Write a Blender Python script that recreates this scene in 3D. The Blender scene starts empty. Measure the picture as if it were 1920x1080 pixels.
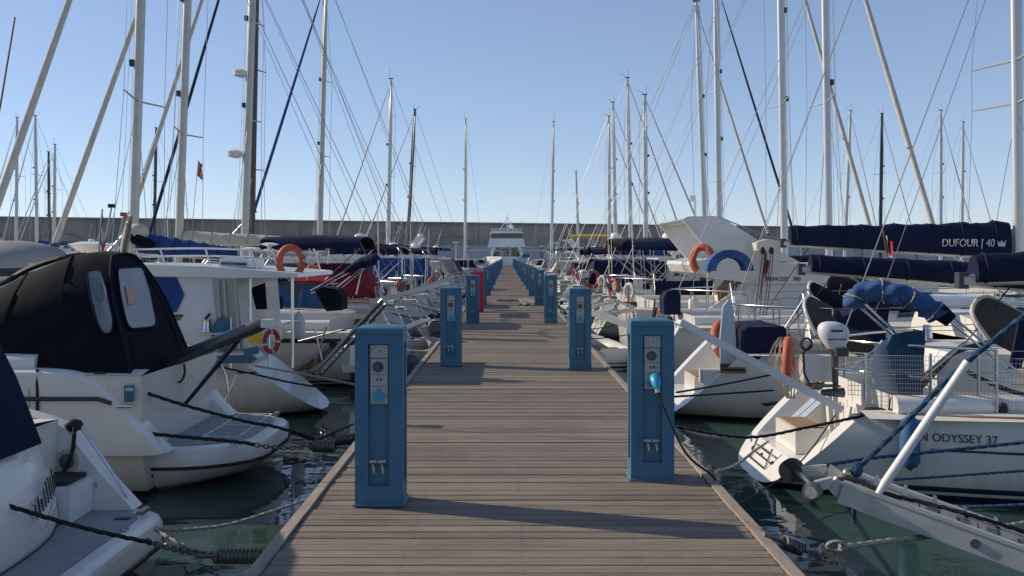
import bpy, bmesh, math, random
from mathutils import Vector, Matrix
rnd = random.Random(11)
pi = math.pi
scene = bpy.context.scene
COL = scene.collection

# ------------------------------------------------------------------ camera
K = 1750.0            # focal length in photo pixels (1920 wide)
HC = 1.6              # eye height over the pontoon deck
WZ = -0.65            # water level below the deck
cam = bpy.data.cameras.new('camera')
cam.sensor_width = 36.0
cam.lens = K / 1920 * 36.0
cam.shift_x = 9 / 1920
cam.shift_y = -60 / 1920
cam.clip_start = 0.1
cam.clip_end = 8000
camo = bpy.data.objects.new('camera', cam)
camo.location = (0, 0, HC)
camo.rotation_euler = (pi / 2, 0, 0)
COL.objects.link(camo)
scene.camera = camo

# ------------------------------------------------------------------ sky and sun
SUN_EL = math.radians(28.0)
SUN_AZ = math.radians(-72.0)          # measured from +Y, negative = to the left
world = bpy.data.worlds.new('World')
scene.world = world
world.use_nodes = True
wn = world.node_tree
wn.nodes.clear()
sky = wn.nodes.new('ShaderNodeTexSky')
sky.sky_type = 'NISHITA'
sky.sun_disc = False
sky.sun_elevation = SUN_EL
sky.sun_rotation = SUN_AZ
sky.air_density = 0.75
sky.dust_density = 0.0
sky.ozone_density = 3.0
bg = wn.nodes.new('ShaderNodeBackground')
bg.inputs[1].default_value = 0.135
wo = wn.nodes.new('ShaderNodeOutputWorld')
def sky_mul(src, c):                          # uniform white balance of the whole sky
    n = wn.nodes.new('ShaderNodeMix'); n.data_type = 'RGBA'; n.blend_type = 'MULTIPLY'; n.inputs[0].default_value = 1.0
    n.inputs[7].default_value = (*c, 1); wn.links.new(src, n.inputs[6]); return n.outputs[2]
gm = wn.nodes.new('ShaderNodeGamma')          # hazy day: the whole sky is softer than clear air
gm.inputs[1].default_value = 0.65
wn.links.new(sky_mul(sky.outputs[0], (0.182, 0.155, 0.140)), gm.inputs[0])
wn.links.new(sky_mul(gm.outputs[0], (4.45, 5.0, 5.85)), bg.inputs[0])
wn.links.new(bg.outputs[0], wo.inputs[0])
sl = bpy.data.lights.new('sun', 'SUN')
sl.energy = 4.2
sl.angle = math.radians(0.53)
sl.color = (1.0, 0.86, 0.68)
so = bpy.data.objects.new('sun', sl)
sdir = Vector((math.sin(SUN_AZ) * math.cos(SUN_EL), math.cos(SUN_AZ) * math.cos(SUN_EL), math.sin(SUN_EL)))
so.rotation_euler = sdir.to_track_quat('Z', 'Y').to_euler()
so.location = sdir * 50
COL.objects.link(so)
scene.view_settings.view_transform = 'Standard'
scene.view_settings.look = 'None'
scene.view_settings.gamma = 1.0
scene.view_settings.exposure = 0.17
scene.render.engine = 'CYCLES'
scene.cycles.max_bounces = 6
scene.cycles.transparent_max_bounces = 12

# ------------------------------------------------------------------ materials
MATS = {}
def material(name, col, rough=0.5, metal=0.0, var=0.12, vscale=6.0, bump=0.0, bscale=40.0, stretch=(1, 1, 1),
             coat=0.0, objrand=0.0, col2=None, spec=0.5, trans=0.0, alpha=1.0, ior=1.5):
    m = bpy.data.materials.new(name)
    m.use_nodes = True
    nt = m.node_tree
    b = nt.nodes['Principled BSDF']
    b.inputs['Roughness'].default_value = rough
    b.inputs['Metallic'].default_value = metal
    b.inputs['Specular IOR Level'].default_value = spec
    b.inputs['IOR'].default_value = ior
    if coat: b.inputs['Coat Weight'].default_value = coat
    if trans: b.inputs['Transmission Weight'].default_value = trans
    if alpha < 1: b.inputs['Alpha'].default_value = alpha
    tc = nt.nodes.new('ShaderNodeTexCoord')
    mp = nt.nodes.new('ShaderNodeMapping')
    mp.inputs['Scale'].default_value = stretch
    nt.links.new(tc.outputs['Object'], mp.inputs[0])
    nz = nt.nodes.new('ShaderNodeTexNoise')
    nz.inputs['Scale'].default_value = vscale
    nz.inputs['Detail'].default_value = 6
    nz.inputs['Roughness'].default_value = 0.65
    nt.links.new(mp.outputs[0], nz.inputs['Vector'])
    mr = nt.nodes.new('ShaderNodeMapRange')
    mr.inputs[1].default_value = 0.3
    mr.inputs[2].default_value = 0.7
    nt.links.new(nz.outputs[0], mr.inputs[0])
    mx = nt.nodes.new('ShaderNodeMix')
    mx.data_type = 'RGBA'
    nt.links.new(mr.outputs[0], mx.inputs[0])
    c2 = col2 or tuple(max(0, c * (1 - 2 * var)) for c in col)
    mx.inputs[6].default_value = (*c2, 1)
    mx.inputs[7].default_value = (*col, 1)
    out = mx.outputs[2]
    if objrand:
        oi = nt.nodes.new('ShaderNodeObjectInfo')
        vm = nt.nodes.new('ShaderNodeVectorMath'); vm.operation = 'SCALE'; vm.inputs[0].default_value = (37, 91, 53)
        nt.links.new(oi.outputs['Random'], vm.inputs['Scale']); nt.links.new(vm.outputs[0], mp.inputs['Location'])
        m2 = nt.nodes.new('ShaderNodeMapRange')
        m2.inputs[3].default_value = 1 - objrand
        m2.inputs[4].default_value = 1 + objrand
        nt.links.new(oi.outputs['Random'], m2.inputs[0])
        hs = nt.nodes.new('ShaderNodeHueSaturation')
        nt.links.new(m2.outputs[0], hs.inputs['Value'])
        nt.links.new(out, hs.inputs['Color'])
        out = hs.outputs[0]
    nt.links.new(out, b.inputs['Base Color'])
    if bump:
        n2 = nt.nodes.new('ShaderNodeTexNoise')
        n2.inputs['Scale'].default_value = bscale
        n2.inputs['Detail'].default_value = 4
        nt.links.new(mp.outputs[0], n2.inputs['Vector'])
        bp = nt.nodes.new('ShaderNodeBump')
        bp.inputs['Strength'].default_value = bump
        bp.inputs['Distance'].default_value = 0.02
        nt.links.new(n2.outputs[0], bp.inputs['Height'])
        nt.links.new(bp.outputs[0], b.inputs['Normal'])
    MATS[name] = m
    return m

material('gelcoat', (0.75, 0.73, 0.68), 0.28, var=0.05, vscale=1.3, coat=0.3, bump=0.02, bscale=3)
material('gelcoat_cool', (0.68, 0.69, 0.69), 0.3, var=0.05, vscale=1.1, coat=0.3)
material('gelcoat_cream', (0.74, 0.68, 0.55), 0.32, var=0.06, vscale=1.3, coat=0.2)
material('deck_grip', (0.62, 0.60, 0.54), 0.75, var=0.08, vscale=9, bump=0.15, bscale=200)
material('grip_grey', (0.30, 0.31, 0.32), 0.8, var=0.1, vscale=12, bump=0.25, bscale=260)
material('plank_wood', (0.265, 0.212, 0.162), 0.8, var=0.22, vscale=3.5, stretch=(0.5, 14, 8), bump=0.5, bscale=10, objrand=0.17)
material('edge_wood', (0.36, 0.30, 0.24), 0.8, var=0.2, vscale=4, stretch=(10, .6, 8), bump=0.3, bscale=10, objrand=0.1)
material('teak', (0.34, 0.20, 0.11), 0.7, var=0.2, vscale=5, stretch=(1, 10, 8))
material('varnished_wood', (0.20, 0.07, 0.03), 0.3, var=0.2, vscale=5, coat=.5)
material('concrete', (0.41, 0.36, 0.305), 0.9, var=0.16, vscale=0.09, bump=0.2, bscale=0.6)
material('pale_concrete', (0.56, 0.55, 0.54), 0.85, var=0.10, vscale=0.2)
material('dark_float', (0.05, 0.05, 0.05), 0.8, var=.2, vscale=5)
material('pedestal_blue', (0.050, 0.165, 0.262), 0.5, var=0.07, vscale=5, bump=0.06, bscale=120, objrand=0.08)
material('pedestal_red', (0.55, 0.02, 0.04), 0.45, var=0.08, vscale=5)
material('plate_grey', (0.46, 0.46, 0.44), 0.5, var=0.12, vscale=12)
material('plate_window', (0.40, 0.42, 0.36), 0.15, var=0.12, vscale=30)
material('dark_plastic', (0.05, 0.05, 0.06), 0.45, var=0.1)
material('socket_blue', (0.03, 0.32, 0.52), 0.4, var=0.1)
material('brass', (0.42, 0.38, 0.30), 0.4, metal=0.8, var=0.15, vscale=30)
material('steel', (0.62, 0.62, 0.62), 0.22, metal=1.0, var=0.08)
material('aluminium', (0.62, 0.60, 0.56), 0.45, metal=0.3, var=0.08, vscale=2)
material('mast_grey', (0.60, 0.60, 0.58), 0.38, metal=0.5, var=0.06, vscale=1)
material('mast_gold', (0.52, 0.50, 0.44), 0.38, metal=0.5, var=0.08, vscale=1)
material('mast_brown', (0.10, 0.085, 0.07), 0.4, metal=0.3, var=0.1, vscale=1)
material('mast_black', (0.03, 0.035, 0.06), 0.4, var=0.1)
material('dark_steel', (0.14, 0.145, 0.15), 0.3, metal=0.7, var=0.1)
material('solar_panel', (0.01, 0.012, 0.03), 0.1, var=0.1)
material('wire', (0.30, 0.30, 0.31), 0.35, metal=0.8, var=0.1)
material('navy_canvas', (0.012, 0.018, 0.055), 0.9, var=0.2, vscale=3, bump=0.5, bscale=6, objrand=.15, spec=.2)
material('black_canvas', (0.008, 0.009, 0.014), 0.92, var=0.2, vscale=3, bump=0.4, bscale=5, spec=.15)
material('blue_canvas', (0.028, 0.075, 0.25), 0.85, var=0.15, vscale=3, bump=0.5, bscale=6, spec=.2)
material('mid_blue_canvas', (0.06, 0.13, 0.30), 0.85, var=0.25, vscale=5, bump=0.7, bscale=7, spec=.2)
material('teal_canvas', (0.03, 0.10, 0.18), 0.8, var=0.3, vscale=5, bump=0.7, bscale=8, spec=.2)
material('red_canvas', (0.25, 0.018, 0.026), 0.85, var=0.15, vscale=3, bump=0.4, bscale=6, spec=.2)
material('cream_canvas', (0.62, 0.56, 0.45), 0.9, var=0.12, vscale=3, bump=0.6, bscale=6, spec=.2)
material('grey_canvas', (0.30, 0.30, 0.30), 0.9, var=0.12, vscale=2, bump=0.4, bscale=4, spec=.2)
material('brown_canvas', (0.075, 0.06, 0.05), 0.9, var=0.2, vscale=3, bump=0.4, bscale=6, spec=.2)
material('yellow_canvas', (0.62, 0.36, 0.04), 0.85, var=0.15, vscale=3, bump=0.4, bscale=6)
material('furled_sail', (0.66, 0.62, 0.56), 0.85, var=0.15, vscale=2, stretch=(4, 4, 1), bump=0.4, bscale=8)
material('furled_blue', (0.03, 0.07, 0.24), 0.85, var=0.15, vscale=2)
material('furled_navy', (0.02, 0.03, 0.08), 0.85, var=0.15, vscale=2)
material('orange', (0.55, 0.11, 0.055), 0.6, var=0.15, vscale=8)
material('sign_yellow', (0.80, 0.52, 0.02), 0.6, var=0.1, vscale=10)
material('pennant_pale', (0.55, 0.24, 0.20), 0.85, var=0.1)
material('yacht_white', (0.86, 0.86, 0.86), 0.3, var=0.03, coat=.3)
material('flag_green', (0.03, 0.16, 0.07), 0.85, var=0.2)
material('flag_white', (0.60, 0.58, 0.55), 0.85, var=0.1)
material('flag_red', (0.50, 0.05, 0.04), 0.85, var=0.2)
material('fender_blue', (0.03, 0.14, 0.30), 0.6, var=0.2, vscale=8, bump=.3, bscale=20)
material('fender_white', (0.70, 0.69, 0.65), 0.5, var=0.1)
material('rubber', (0.02, 0.02, 0.02), 0.7, var=0.2)
material('rope_dark', (0.02, 0.022, 0.035), 0.9, var=0.3, vscale=60, bump=1, bscale=90)
material('rope_pale', (0.50, 0.46, 0.38), 0.9, var=0.25, vscale=60, bump=1, bscale=90)
material('rope_blue', (0.03, 0.10, 0.20), 0.9, var=0.35, vscale=60, bump=1, bscale=90)
material('galvanised', (0.20, 0.19, 0.18), 0.55, metal=0.6, var=0.3, vscale=30)
material('dark_glass', (0.012, 0.014, 0.018), 0.06, var=0.1, spec=.7)
material('teal_glass', (0.03, 0.09, 0.12), 0.06, var=0.1, spec=.7)
material('vinyl_window', (0.20, 0.215, 0.225), 0.25, var=0.18, vscale=4, bump=0.3, bscale=4, spec=.7)
material('stripe_navy', (0.012, 0.02, 0.07), 0.35, var=0.1)
material('stripe_teal', (0.02, 0.13, 0.22), 0.4, var=0.1)
material('lettering_dark', (0.03, 0.03, 0.035), 0.5, var=0.05)
material('lettering_pale', (0.55, 0.55, 0.55), 0.6, var=0.05)
material('chrome', (0.75, 0.75, 0.75), 0.12, metal=1.0, var=0.03)
material('salmon_paper', (0.62, 0.30, 0.22), 0.8, var=0.05)
material('net_cord', (0.55, 0.50, 0.42), 0.9, var=0.15)
material('weed', (0.06, 0.08, 0.02), 0.9, var=.4)

def stains(name, scale, lo, hi, tint, stretch=(1, 1, 1)):
    """blotches and streaks of grime over a material, laid out in world space"""
    nt = MATS[name].node_tree; b = nt.nodes['Principled BSDF']; src = b.inputs['Base Color'].links[0].from_socket
    g = nt.nodes.new('ShaderNodeNewGeometry'); mp = nt.nodes.new('ShaderNodeMapping'); mp.inputs['Scale'].default_value = stretch
    nz = nt.nodes.new('ShaderNodeTexNoise'); nz.inputs['Scale'].default_value = scale; nz.inputs['Detail'].default_value = 8; nz.inputs['Roughness'].default_value = .7
    mr = nt.nodes.new('ShaderNodeMapRange'); mr.inputs[1].default_value = lo; mr.inputs[2].default_value = hi; mr.inputs[4].default_value = .85
    mx = nt.nodes.new('ShaderNodeMix'); mx.data_type = 'RGBA'; mx.blend_type = 'MULTIPLY'; mx.inputs[7].default_value = (*tint, 1)
    nt.links.new(g.outputs['Position'], mp.inputs[0]); nt.links.new(mp.outputs[0], nz.inputs['Vector']); nt.links.new(nz.outputs[0], mr.inputs[0])
    nt.links.new(mr.outputs[0], mx.inputs[0]); nt.links.new(src, mx.inputs[6]); nt.links.new(mx.outputs[2], b.inputs['Base Color'])
stains('plank_wood', 0.9, .48, .75, (.62, .60, .60))
stains('plank_wood', 7.0, .62, .72, (.55, .52, .50))
stains('edge_wood', 3.0, .5, .7, (.6, .58, .55))
stains('pedestal_blue', 6.0, .55, .75, (.60, .62, .62), (1, 1, .35))
stains('pedestal_blue', 16.0, .60, .68, (1.45, 1.35, 1.25))
stains('pedestal_blue', 2.2, .45, .7, (.80, .84, .86))
stains('plate_grey', 14.0, .55, .7, (.6, .58, .52))
stains('gelcoat', 1.6, .52, .80, (.84, .82, .76), (1, 1, .3))
stains('gelcoat_cool', 1.6, .52, .80, (.84, .82, .76), (1, 1, .3))
stains('aluminium', 5.0, .5, .75, (.7, .68, .62))
stains('concrete', 0.16, .42, .7, (.66, .64, .60), (1, 1, .25))
stains('concrete', 0.9, .55, .75, (.7, .68, .66), (1, 1, .12))
stains('pale_concrete', 0.5, .45, .7, (.75, .73, .70), (1, 1, .2))
for c_ in ('navy_canvas', 'red_canvas', 'blue_canvas', 'cream_canvas', 'mid_blue_canvas'): stains(c_, 3.5, .5, .75, (.72, .72, .74), (1, 1, 1))

def hull_material(name, col, boot, band=None):
    """gelcoat with antifoul below the waterline and a painted boot top"""
    m = material(name, col, 0.27, var=0.05, vscale=1.2, coat=0.3, bump=0.015, bscale=2.5)
    nt = m.node_tree
    b = nt.nodes['Principled BSDF']
    src = b.inputs['Base Color'].links[0].from_socket
    tc = nt.nodes.new('ShaderNodeTexCoord')
    sx = nt.nodes.new('ShaderNodeSeparateXYZ')
    nt.links.new(tc.outputs['Object'], sx.inputs[0])
    rp = nt.nodes.new('ShaderNodeValToRGB')
    rp.color_ramp.interpolation = 'CONSTANT'
    e = rp.color_ramp.elements
    e[0].position = 0.0; e[0].color = (1, 1, 1, 1)
    e[1].position = 0.56; e[1].color = (0, 0, 0, 1)
    if band:
        n = e.new(0.59); n.color = (1, 1, 1, 1)
        n = e.new(0.62); n.color = (0, 0, 0, 1)
    ad = nt.nodes.new('ShaderNodeMath'); ad.operation = 'ADD'; ad.inputs[1].default_value = 0.5
    nt.links.new(sx.outputs[2], ad.inputs[0])
    nt.links.new(ad.outputs[0], rp.inputs[0])
    mx = nt.nodes.new('ShaderNodeMix'); mx.data_type = 'RGBA'
    nt.links.new(rp.outputs[0], mx.inputs[0])
    nt.links.new(src, mx.inputs[6])
    mx.inputs[7].default_value = (*boot, 1)
    # scum band above the waterline and faint vertical streaks
    nz = nt.nodes.new('ShaderNodeTexNoise'); nz.inputs['Scale'].default_value = 3.0; nz.inputs['Detail'].default_value = 6
    mpp = nt.nodes.new('ShaderNodeMapping'); mpp.inputs['Scale'].default_value = (2.5, 2.5, .25)
    nt.links.new(tc.outputs['Object'], mpp.inputs[0]); nt.links.new(mpp.outputs[0], nz.inputs['Vector'])
    mz = nt.nodes.new('ShaderNodeMapRange'); mz.inputs[1].default_value = .05; mz.inputs[2].default_value = .30; mz.inputs[3].default_value = .55; mz.inputs[4].default_value = -.12
    nt.links.new(sx.outputs[2], mz.inputs[0])
    sm = nt.nodes.new('ShaderNodeMath'); sm.operation = 'ADD'; nt.links.new(mz.outputs[0], sm.inputs[0]); nt.links.new(nz.outputs[0], sm.inputs[1])
    m3 = nt.nodes.new('ShaderNodeMapRange'); m3.inputs[1].default_value = .45; m3.inputs[2].default_value = 1.0; m3.inputs[4].default_value = .8; nt.links.new(sm.outputs[0], m3.inputs[0])
    mw = nt.nodes.new('ShaderNodeMix'); mw.data_type = 'RGBA'; mw.blend_type = 'MULTIPLY'; mw.inputs[7].default_value = (.70, .66, .52, 1)
    nt.links.new(m3.outputs[0], mw.inputs[0]); nt.links.new(mx.outputs[2], mw.inputs[6])
    nt.links.new(mw.outputs[2], b.inputs['Base Color'])
    return m
hull_material('hull_white_navy', (0.68, 0.64, 0.57), (0.012, 0.02, 0.06), True)
hull_material('hull_white_black', (0.69, 0.66, 0.60), (0.02, 0.02, 0.02))
hull_material('hull_white_red', (0.78, 0.76, 0.72), (0.14, 0.02, 0.02))
hull_material('hull_cream', (0.70, 0.65, 0.54), (0.02, 0.05, 0.08))
hull_material('hull_navy', (0.02, 0.035, 0.10), (0.1, 0.02, 0.02))
hull_material('hull_paleblue', (0.42, 0.50, 0.58), (0.02, 0.03, 0.06))

# ------------------------------------------------------------------ helpers
ORG = {}
def P(px, py, d):
    return Vector(((px - 951) * d / K, d, HC - (py - 480) * d / K))

def thing(name, label, cat, loc, group=None, kind=None):
    o = bpy.data.objects.new(name, None)
    o.empty_display_size = 0.2
    o.location = loc
    COL.objects.link(o)
    tag(o, label, cat, group, kind)
    ORG[o] = Vector(loc)
    return o

def tag(o, label=None, cat=None, group=None, kind=None):
    if label: o['label'] = label
    if cat: o['category'] = cat
    if group: o['group'] = group
    if kind: o['kind'] = kind
    return o

def frame_axes(dirv):
    d = dirv.normalized()
    up = Vector((0, 0, 1)) if abs(d.z) < 0.95 else Vector((1, 0, 0))
    a = d.cross(up).normalized()
    return a, d.cross(a).normalized()

class MB:
    def __init__(self): self.v = []; self.f = []
    def add(self, vs, fs):
        o = len(self.v)
        self.v += [Vector(p) for p in vs]
        self.f += [tuple(i + o for i in f) for f in fs]
        return self
    def box(self, c, s, rz=0, M=None):
        hx, hy, hz = s[0] / 2, s[1] / 2, s[2] / 2
        R = M or Matrix.Rotation(rz, 3, 'Z')
        vs = [Vector(c) + R @ Vector((x * hx, y * hy, z * hz)) for x in (-1, 1) for y in (-1, 1) for z in (-1, 1)]
        return self.add(vs, [(0, 1, 3, 2), (4, 6, 7, 5), (0, 4, 5, 1), (2, 3, 7, 6), (0, 2, 6, 4), (1, 5, 7, 3)])
    def bar(self, a, b, w, h, up=(0, 0, 1)):
        a, b = Vector(a), Vector(b)
        d = (b - a).normalized(); side = d.cross(Vector(up)).normalized(); u = side.cross(d).normalized()
        vs = [p + side * x * w / 2 + u * z * h / 2 for p in (a, b) for x, z in ((-1, -1), (1, -1), (1, 1), (-1, 1))]
        return self.add(vs, [(0, 1, 2, 3), (7, 6, 5, 4), (0, 4, 5, 1), (1, 5, 6, 2), (2, 6, 7, 3), (3, 7, 4, 0)])
    def tube(self, pts, r, n=8, closed=False):
        pts = [Vector(p) for p in pts]
        m = len(pts); rs = r if isinstance(r, (list, tuple)) else [r] * m
        vs = []; a = None
        for i, p in enumerate(pts):
            if closed: d = pts[(i + 1) % m] - pts[i - 1]
            else: d = pts[min(i + 1, m - 1)] - pts[max(i - 1, 0)]
            if d.length < 1e-9: d = Vector((0, 0, 1))
            if a is None: a, b = frame_axes(d)
            else:
                dn = d.normalized(); a = (a - dn * a.dot(dn))
                a = a.normalized() if a.length > 1e-6 else frame_axes(d)[0]; b = dn.cross(a)
            vs += [p + (a * math.cos(2 * pi * k / n) + b * math.sin(2 * pi * k / n)) * rs[i] for k in range(n)]
        fs = []
        for i in range(m if closed else m - 1):
            j = (i + 1) % m
            for k in range(n):
                fs.append((i * n + k, i * n + (k + 1) % n, j * n + (k + 1) % n, j * n + k))
        if not closed: fs += [tuple(range(n))[::-1], tuple((m - 1) * n + k for k in range(n))]
        return self.add(vs, fs)
    def loft(self, rows, ring=False, cap=False):
        n = len(rows[0]); vs = [p for r in rows for p in r]; fs = []
        for i in range(len(rows) - 1):
            for k in range(n if ring else n - 1):
                fs.append((i * n + k, i * n + (k + 1) % n, (i + 1) * n + (k + 1) % n, (i + 1) * n + k))
        if cap: fs += [tuple(range(n))[::-1], tuple((len(rows) - 1) * n + k for k in range(n))]
        return self.add(vs, fs)
    def prism(self, poly, off):
        n = len(poly); off = Vector(off)
        poly = [Vector(p) for p in poly]
        vs = poly + [p + off for p in poly]
        return self.add(vs, [tuple(range(n))[::-1], tuple(range(n, 2 * n))] + [(i, (i + 1) % n, n + (i + 1) % n, n + i) for i in range(n)])
    def ellip(self, c, r, nu=12, nv=8, M=None):
        c = Vector(c); rows = []
        for j in range(nv + 1):
            th = pi * j / nv
            row = []
            for i in range(nu):
                q = Vector((r[0] * math.sin(th) * math.cos(2 * pi * i / nu), r[1] * math.sin(th) * math.sin(2 * pi * i / nu), r[2] * math.cos(th)))
                row.append(c + (M @ q if M else q))
            rows.append(row)
        return self.loft(rows, ring=True)
    def disc(self, c, nrm, r, h, n=14):
        c = Vector(c); nrm = Vector(nrm).normalized()
        return self.tube([c, c + nrm * h], r, n)
    def build(self, name, mat, parent=None, smooth=None, loc=None, merge=False):
        org = ORG.get(parent, Vector((0, 0, 0))) if parent else Vector(loc) if loc else Vector((0, 0, 0))
        me = bpy.data.meshes.new(name)
        me.from_pydata([p - org for p in self.v], [], self.f)
        bm = bmesh.new(); bm.from_mesh(me)
        bmesh.ops.remove_doubles(bm, verts=bm.verts, dist=1e-5)
        bmesh.ops.recalc_face_normals(bm, faces=bm.faces)
        bm.to_mesh(me); bm.free()
        if smooth:
            me.polygons.foreach_set('use_smooth', [True] * len(me.polygons))
            me.set_sharp_from_angle(angle=math.radians(smooth))
        me.materials.append(MATS[mat])
        o = bpy.data.objects.new(name, me)
        COL.objects.link(o)
        if parent: o.parent = parent; ORG[o] = org
        else: o.location = org; ORG[o] = org
        return o

def tube(name, pts, r, mat, parent, n=6): return MB().tube(pts, r, n).build(name, mat, parent, 60)
def curve(a, b, sag=0.0, n=10):
    a, b = Vector(a), Vector(b)
    return [a.lerp(b, i / n) + Vector((0, 0, -sag * 4 * (i / n) * (1 - i / n))) for i in range(n + 1)]
def spline(pts, per=6):
    pts = [Vector(p) for p in pts]; out = []
    for i in range(len(pts) - 1):
        p0 = pts[max(i - 1, 0)]; p1 = pts[i]; p2 = pts[i + 1]; p3 = pts[min(i + 2, len(pts) - 1)]
        for k in range(per):
            t = k / per
            out.append(0.5 * ((2 * p1) + (p2 - p0) * t + (2 * p0 - 5 * p1 + 4 * p2 - p3) * t * t + (3 * p1 - p0 - 3 * p2 + p3) * t ** 3))
    return out + [pts[-1]]
def rounded(pts, rad=0.12, per=4):
    """round the corners of a 2-D polygon"""
    n = len(pts); out = []
    for i in range(n):
        p0, p1, p2 = Vector(pts[i - 1]), Vector(pts[i]), Vector(pts[(i + 1) % n])
        ra = min(rad, (p0 - p1).length * .45); rb = min(rad, (p2 - p1).length * .45)
        a = p1 + (p0 - p1).normalized() * ra; b = p1 + (p2 - p1).normalized() * rb
        for k in range(per + 1):
            t = k / per
            out.append((1 - t) ** 2 * a + 2 * t * (1 - t) * p1 + t * t * b)
    return out
def resample(q, step):
    q = [Vector(p) for p in q]; out = [q[0]]; left = step
    for a, b in zip(q, q[1:]):
        L = (b - a).length; t = left
        while t <= L: out.append(a.lerp(b, t / L)); t += step
        left = t - L
    return out + [q[-1]]
def strand(q, r):
    """three-strand laid rope: a lobed section that turns along its length"""
    q = resample(q, r * 1.3); m = MB(); n = 9; rows = []; a = None
    for i, p in enumerate(q):
        d = (q[min(i + 1, len(q) - 1)] - q[max(i - 1, 0)]).normalized()
        if a is None: a, b = frame_axes(d)
        else: a = (a - d * a.dot(d)).normalized(); b = d.cross(a)
        tw = i * .42
        rows.append([p + (a * math.cos(t) + b * math.sin(t)) * r * (1 + .22 * math.cos(3 * (t - tw))) for t in [2 * pi * k / n for k in range(n)]])
    return m.loft(rows, ring=True, cap=True)
def chain(q, r):
    q = resample(q, r * 3.4); m = MB()
    for i in range(len(q) - 1):
        c = (q[i] + q[i + 1]) / 2; d = (q[i + 1] - q[i]).normalized(); a, b = frame_axes(d); x = a if i % 2 else b
        m.tube([c + d * math.cos(t) * r * 2.4 + x * math.sin(t) * r * 1.5 for t in [2 * pi * k / 8 for k in range(8)]], r * .55, 4, closed=True)
    return m
def rope(label, pts, r, mat, sag=None, group='mooring lines', n=6):
    q = curve(pts[0], pts[1], sag, 14) if sag is not None else spline(pts)
    if min(p.y for p in q) < 13 and mat != 'galvanised':
        o = strand(q, r).build('mooring_line', mat, None, 60, loc=q[0])
    elif mat == 'galvanised': o = chain(q, r).build('mooring_chain', mat, None, 60, loc=q[0])
    else: o = MB().tube(q, r, n).build('mooring_line', mat, None, 60, loc=q[0])
    return tag(o, label, 'rope', group)
def text_part(body, size, p, right, up, mat, parent, extrude=0.004, width=None, name='lettering', shear=0.0):
    cu = bpy.data.curves.new(name, 'FONT'); cu.body = body; cu.size = size; cu.extrude = extrude; cu.shear = shear
    cu.align_x = 'CENTER'; cu.align_y = 'CENTER'
    t = bpy.data.objects.new(name, cu)
    me = bpy.data.meshes.new_from_object(t)
    bpy.data.objects.remove(t)
    R, U = Vector(right).normalized(), Vector(up).normalized()
    N = R.cross(U)
    w = max(v.co.x for v in me.vertices) - min(v.co.x for v in me.vertices)
    sx = width / w if width else 1
    org = ORG[parent]
    for v in me.vertices:
        c = v.co; v.co = Vector(p) + R * c.x * sx + U * c.y + N * c.z - org
    me.materials.clear(); me.materials.append(MATS[mat])
    o = bpy.data.objects.new(name, me); COL.objects.link(o); o.parent = parent; ORG[o] = org
    return o

# ================================================================== SETTING
def water():
    m = bpy.data.materials.new('harbour_water'); m.use_nodes = True
    nt = m.node_tree; b = nt.nodes['Principled BSDF']
    b.inputs['Base Color'].default_value = (0.030, 0.062, 0.052, 1)
    b.inputs['Roughness'].default_value = 0.03
    b.inputs['IOR'].default_value = 1.33
    tc = nt.nodes.new('ShaderNodeTexCoord')
    hs = []
    for sc, st, w in ((0.5, (1, 1.4, 1), 1.0), (1.9, (1, 1.2, 1), 0.20), (7.0, (1, 1, 1), 0.02)):
        mp = nt.nodes.new('ShaderNodeMapping'); mp.inputs['Scale'].default_value = st
        nz = nt.nodes.new('ShaderNodeTexNoise'); nz.inputs['Scale'].default_value = sc; nz.inputs['Detail'].default_value = 2
        nz.inputs['Distortion'].default_value = 0.6
        ml = nt.nodes.new('ShaderNodeMath'); ml.operation = 'MULTIPLY'; ml.inputs[1].default_value = w
        nt.links.new(tc.outputs['Object'], mp.inputs[0]); nt.links.new(mp.outputs[0], nz.inputs['Vector']); nt.links.new(nz.outputs[0], ml.inputs[0])
        hs.append(ml.outputs[0])
    s = hs[0]
    for h in hs[1:]:
        a = nt.nodes.new('ShaderNodeMath'); a.operation = 'ADD'; nt.links.new(s, a.inputs[0]); nt.links.new(h, a.inputs[1]); s = a.outputs[0]
    bp = nt.nodes.new('ShaderNodeBump'); bp.inputs['Strength'].default_value = 0.22; bp.inputs['Distance'].default_value = 0.12
    nt.links.new(s, bp.inputs['Height']); nt.links.new(bp.outputs[0], b.inputs['Normal'])
    MATS['harbour_water'] = m
    w = MB().add([(-3000, -300, WZ), (3000, -300, WZ), (3000, 5000, WZ), (-3000, 5000, WZ)], [(0, 1, 2, 3)]).build('water', 'harbour_water')
    tag(w, 'dark green calm harbour water between the boats', 'water', kind='structure')
water()

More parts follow.
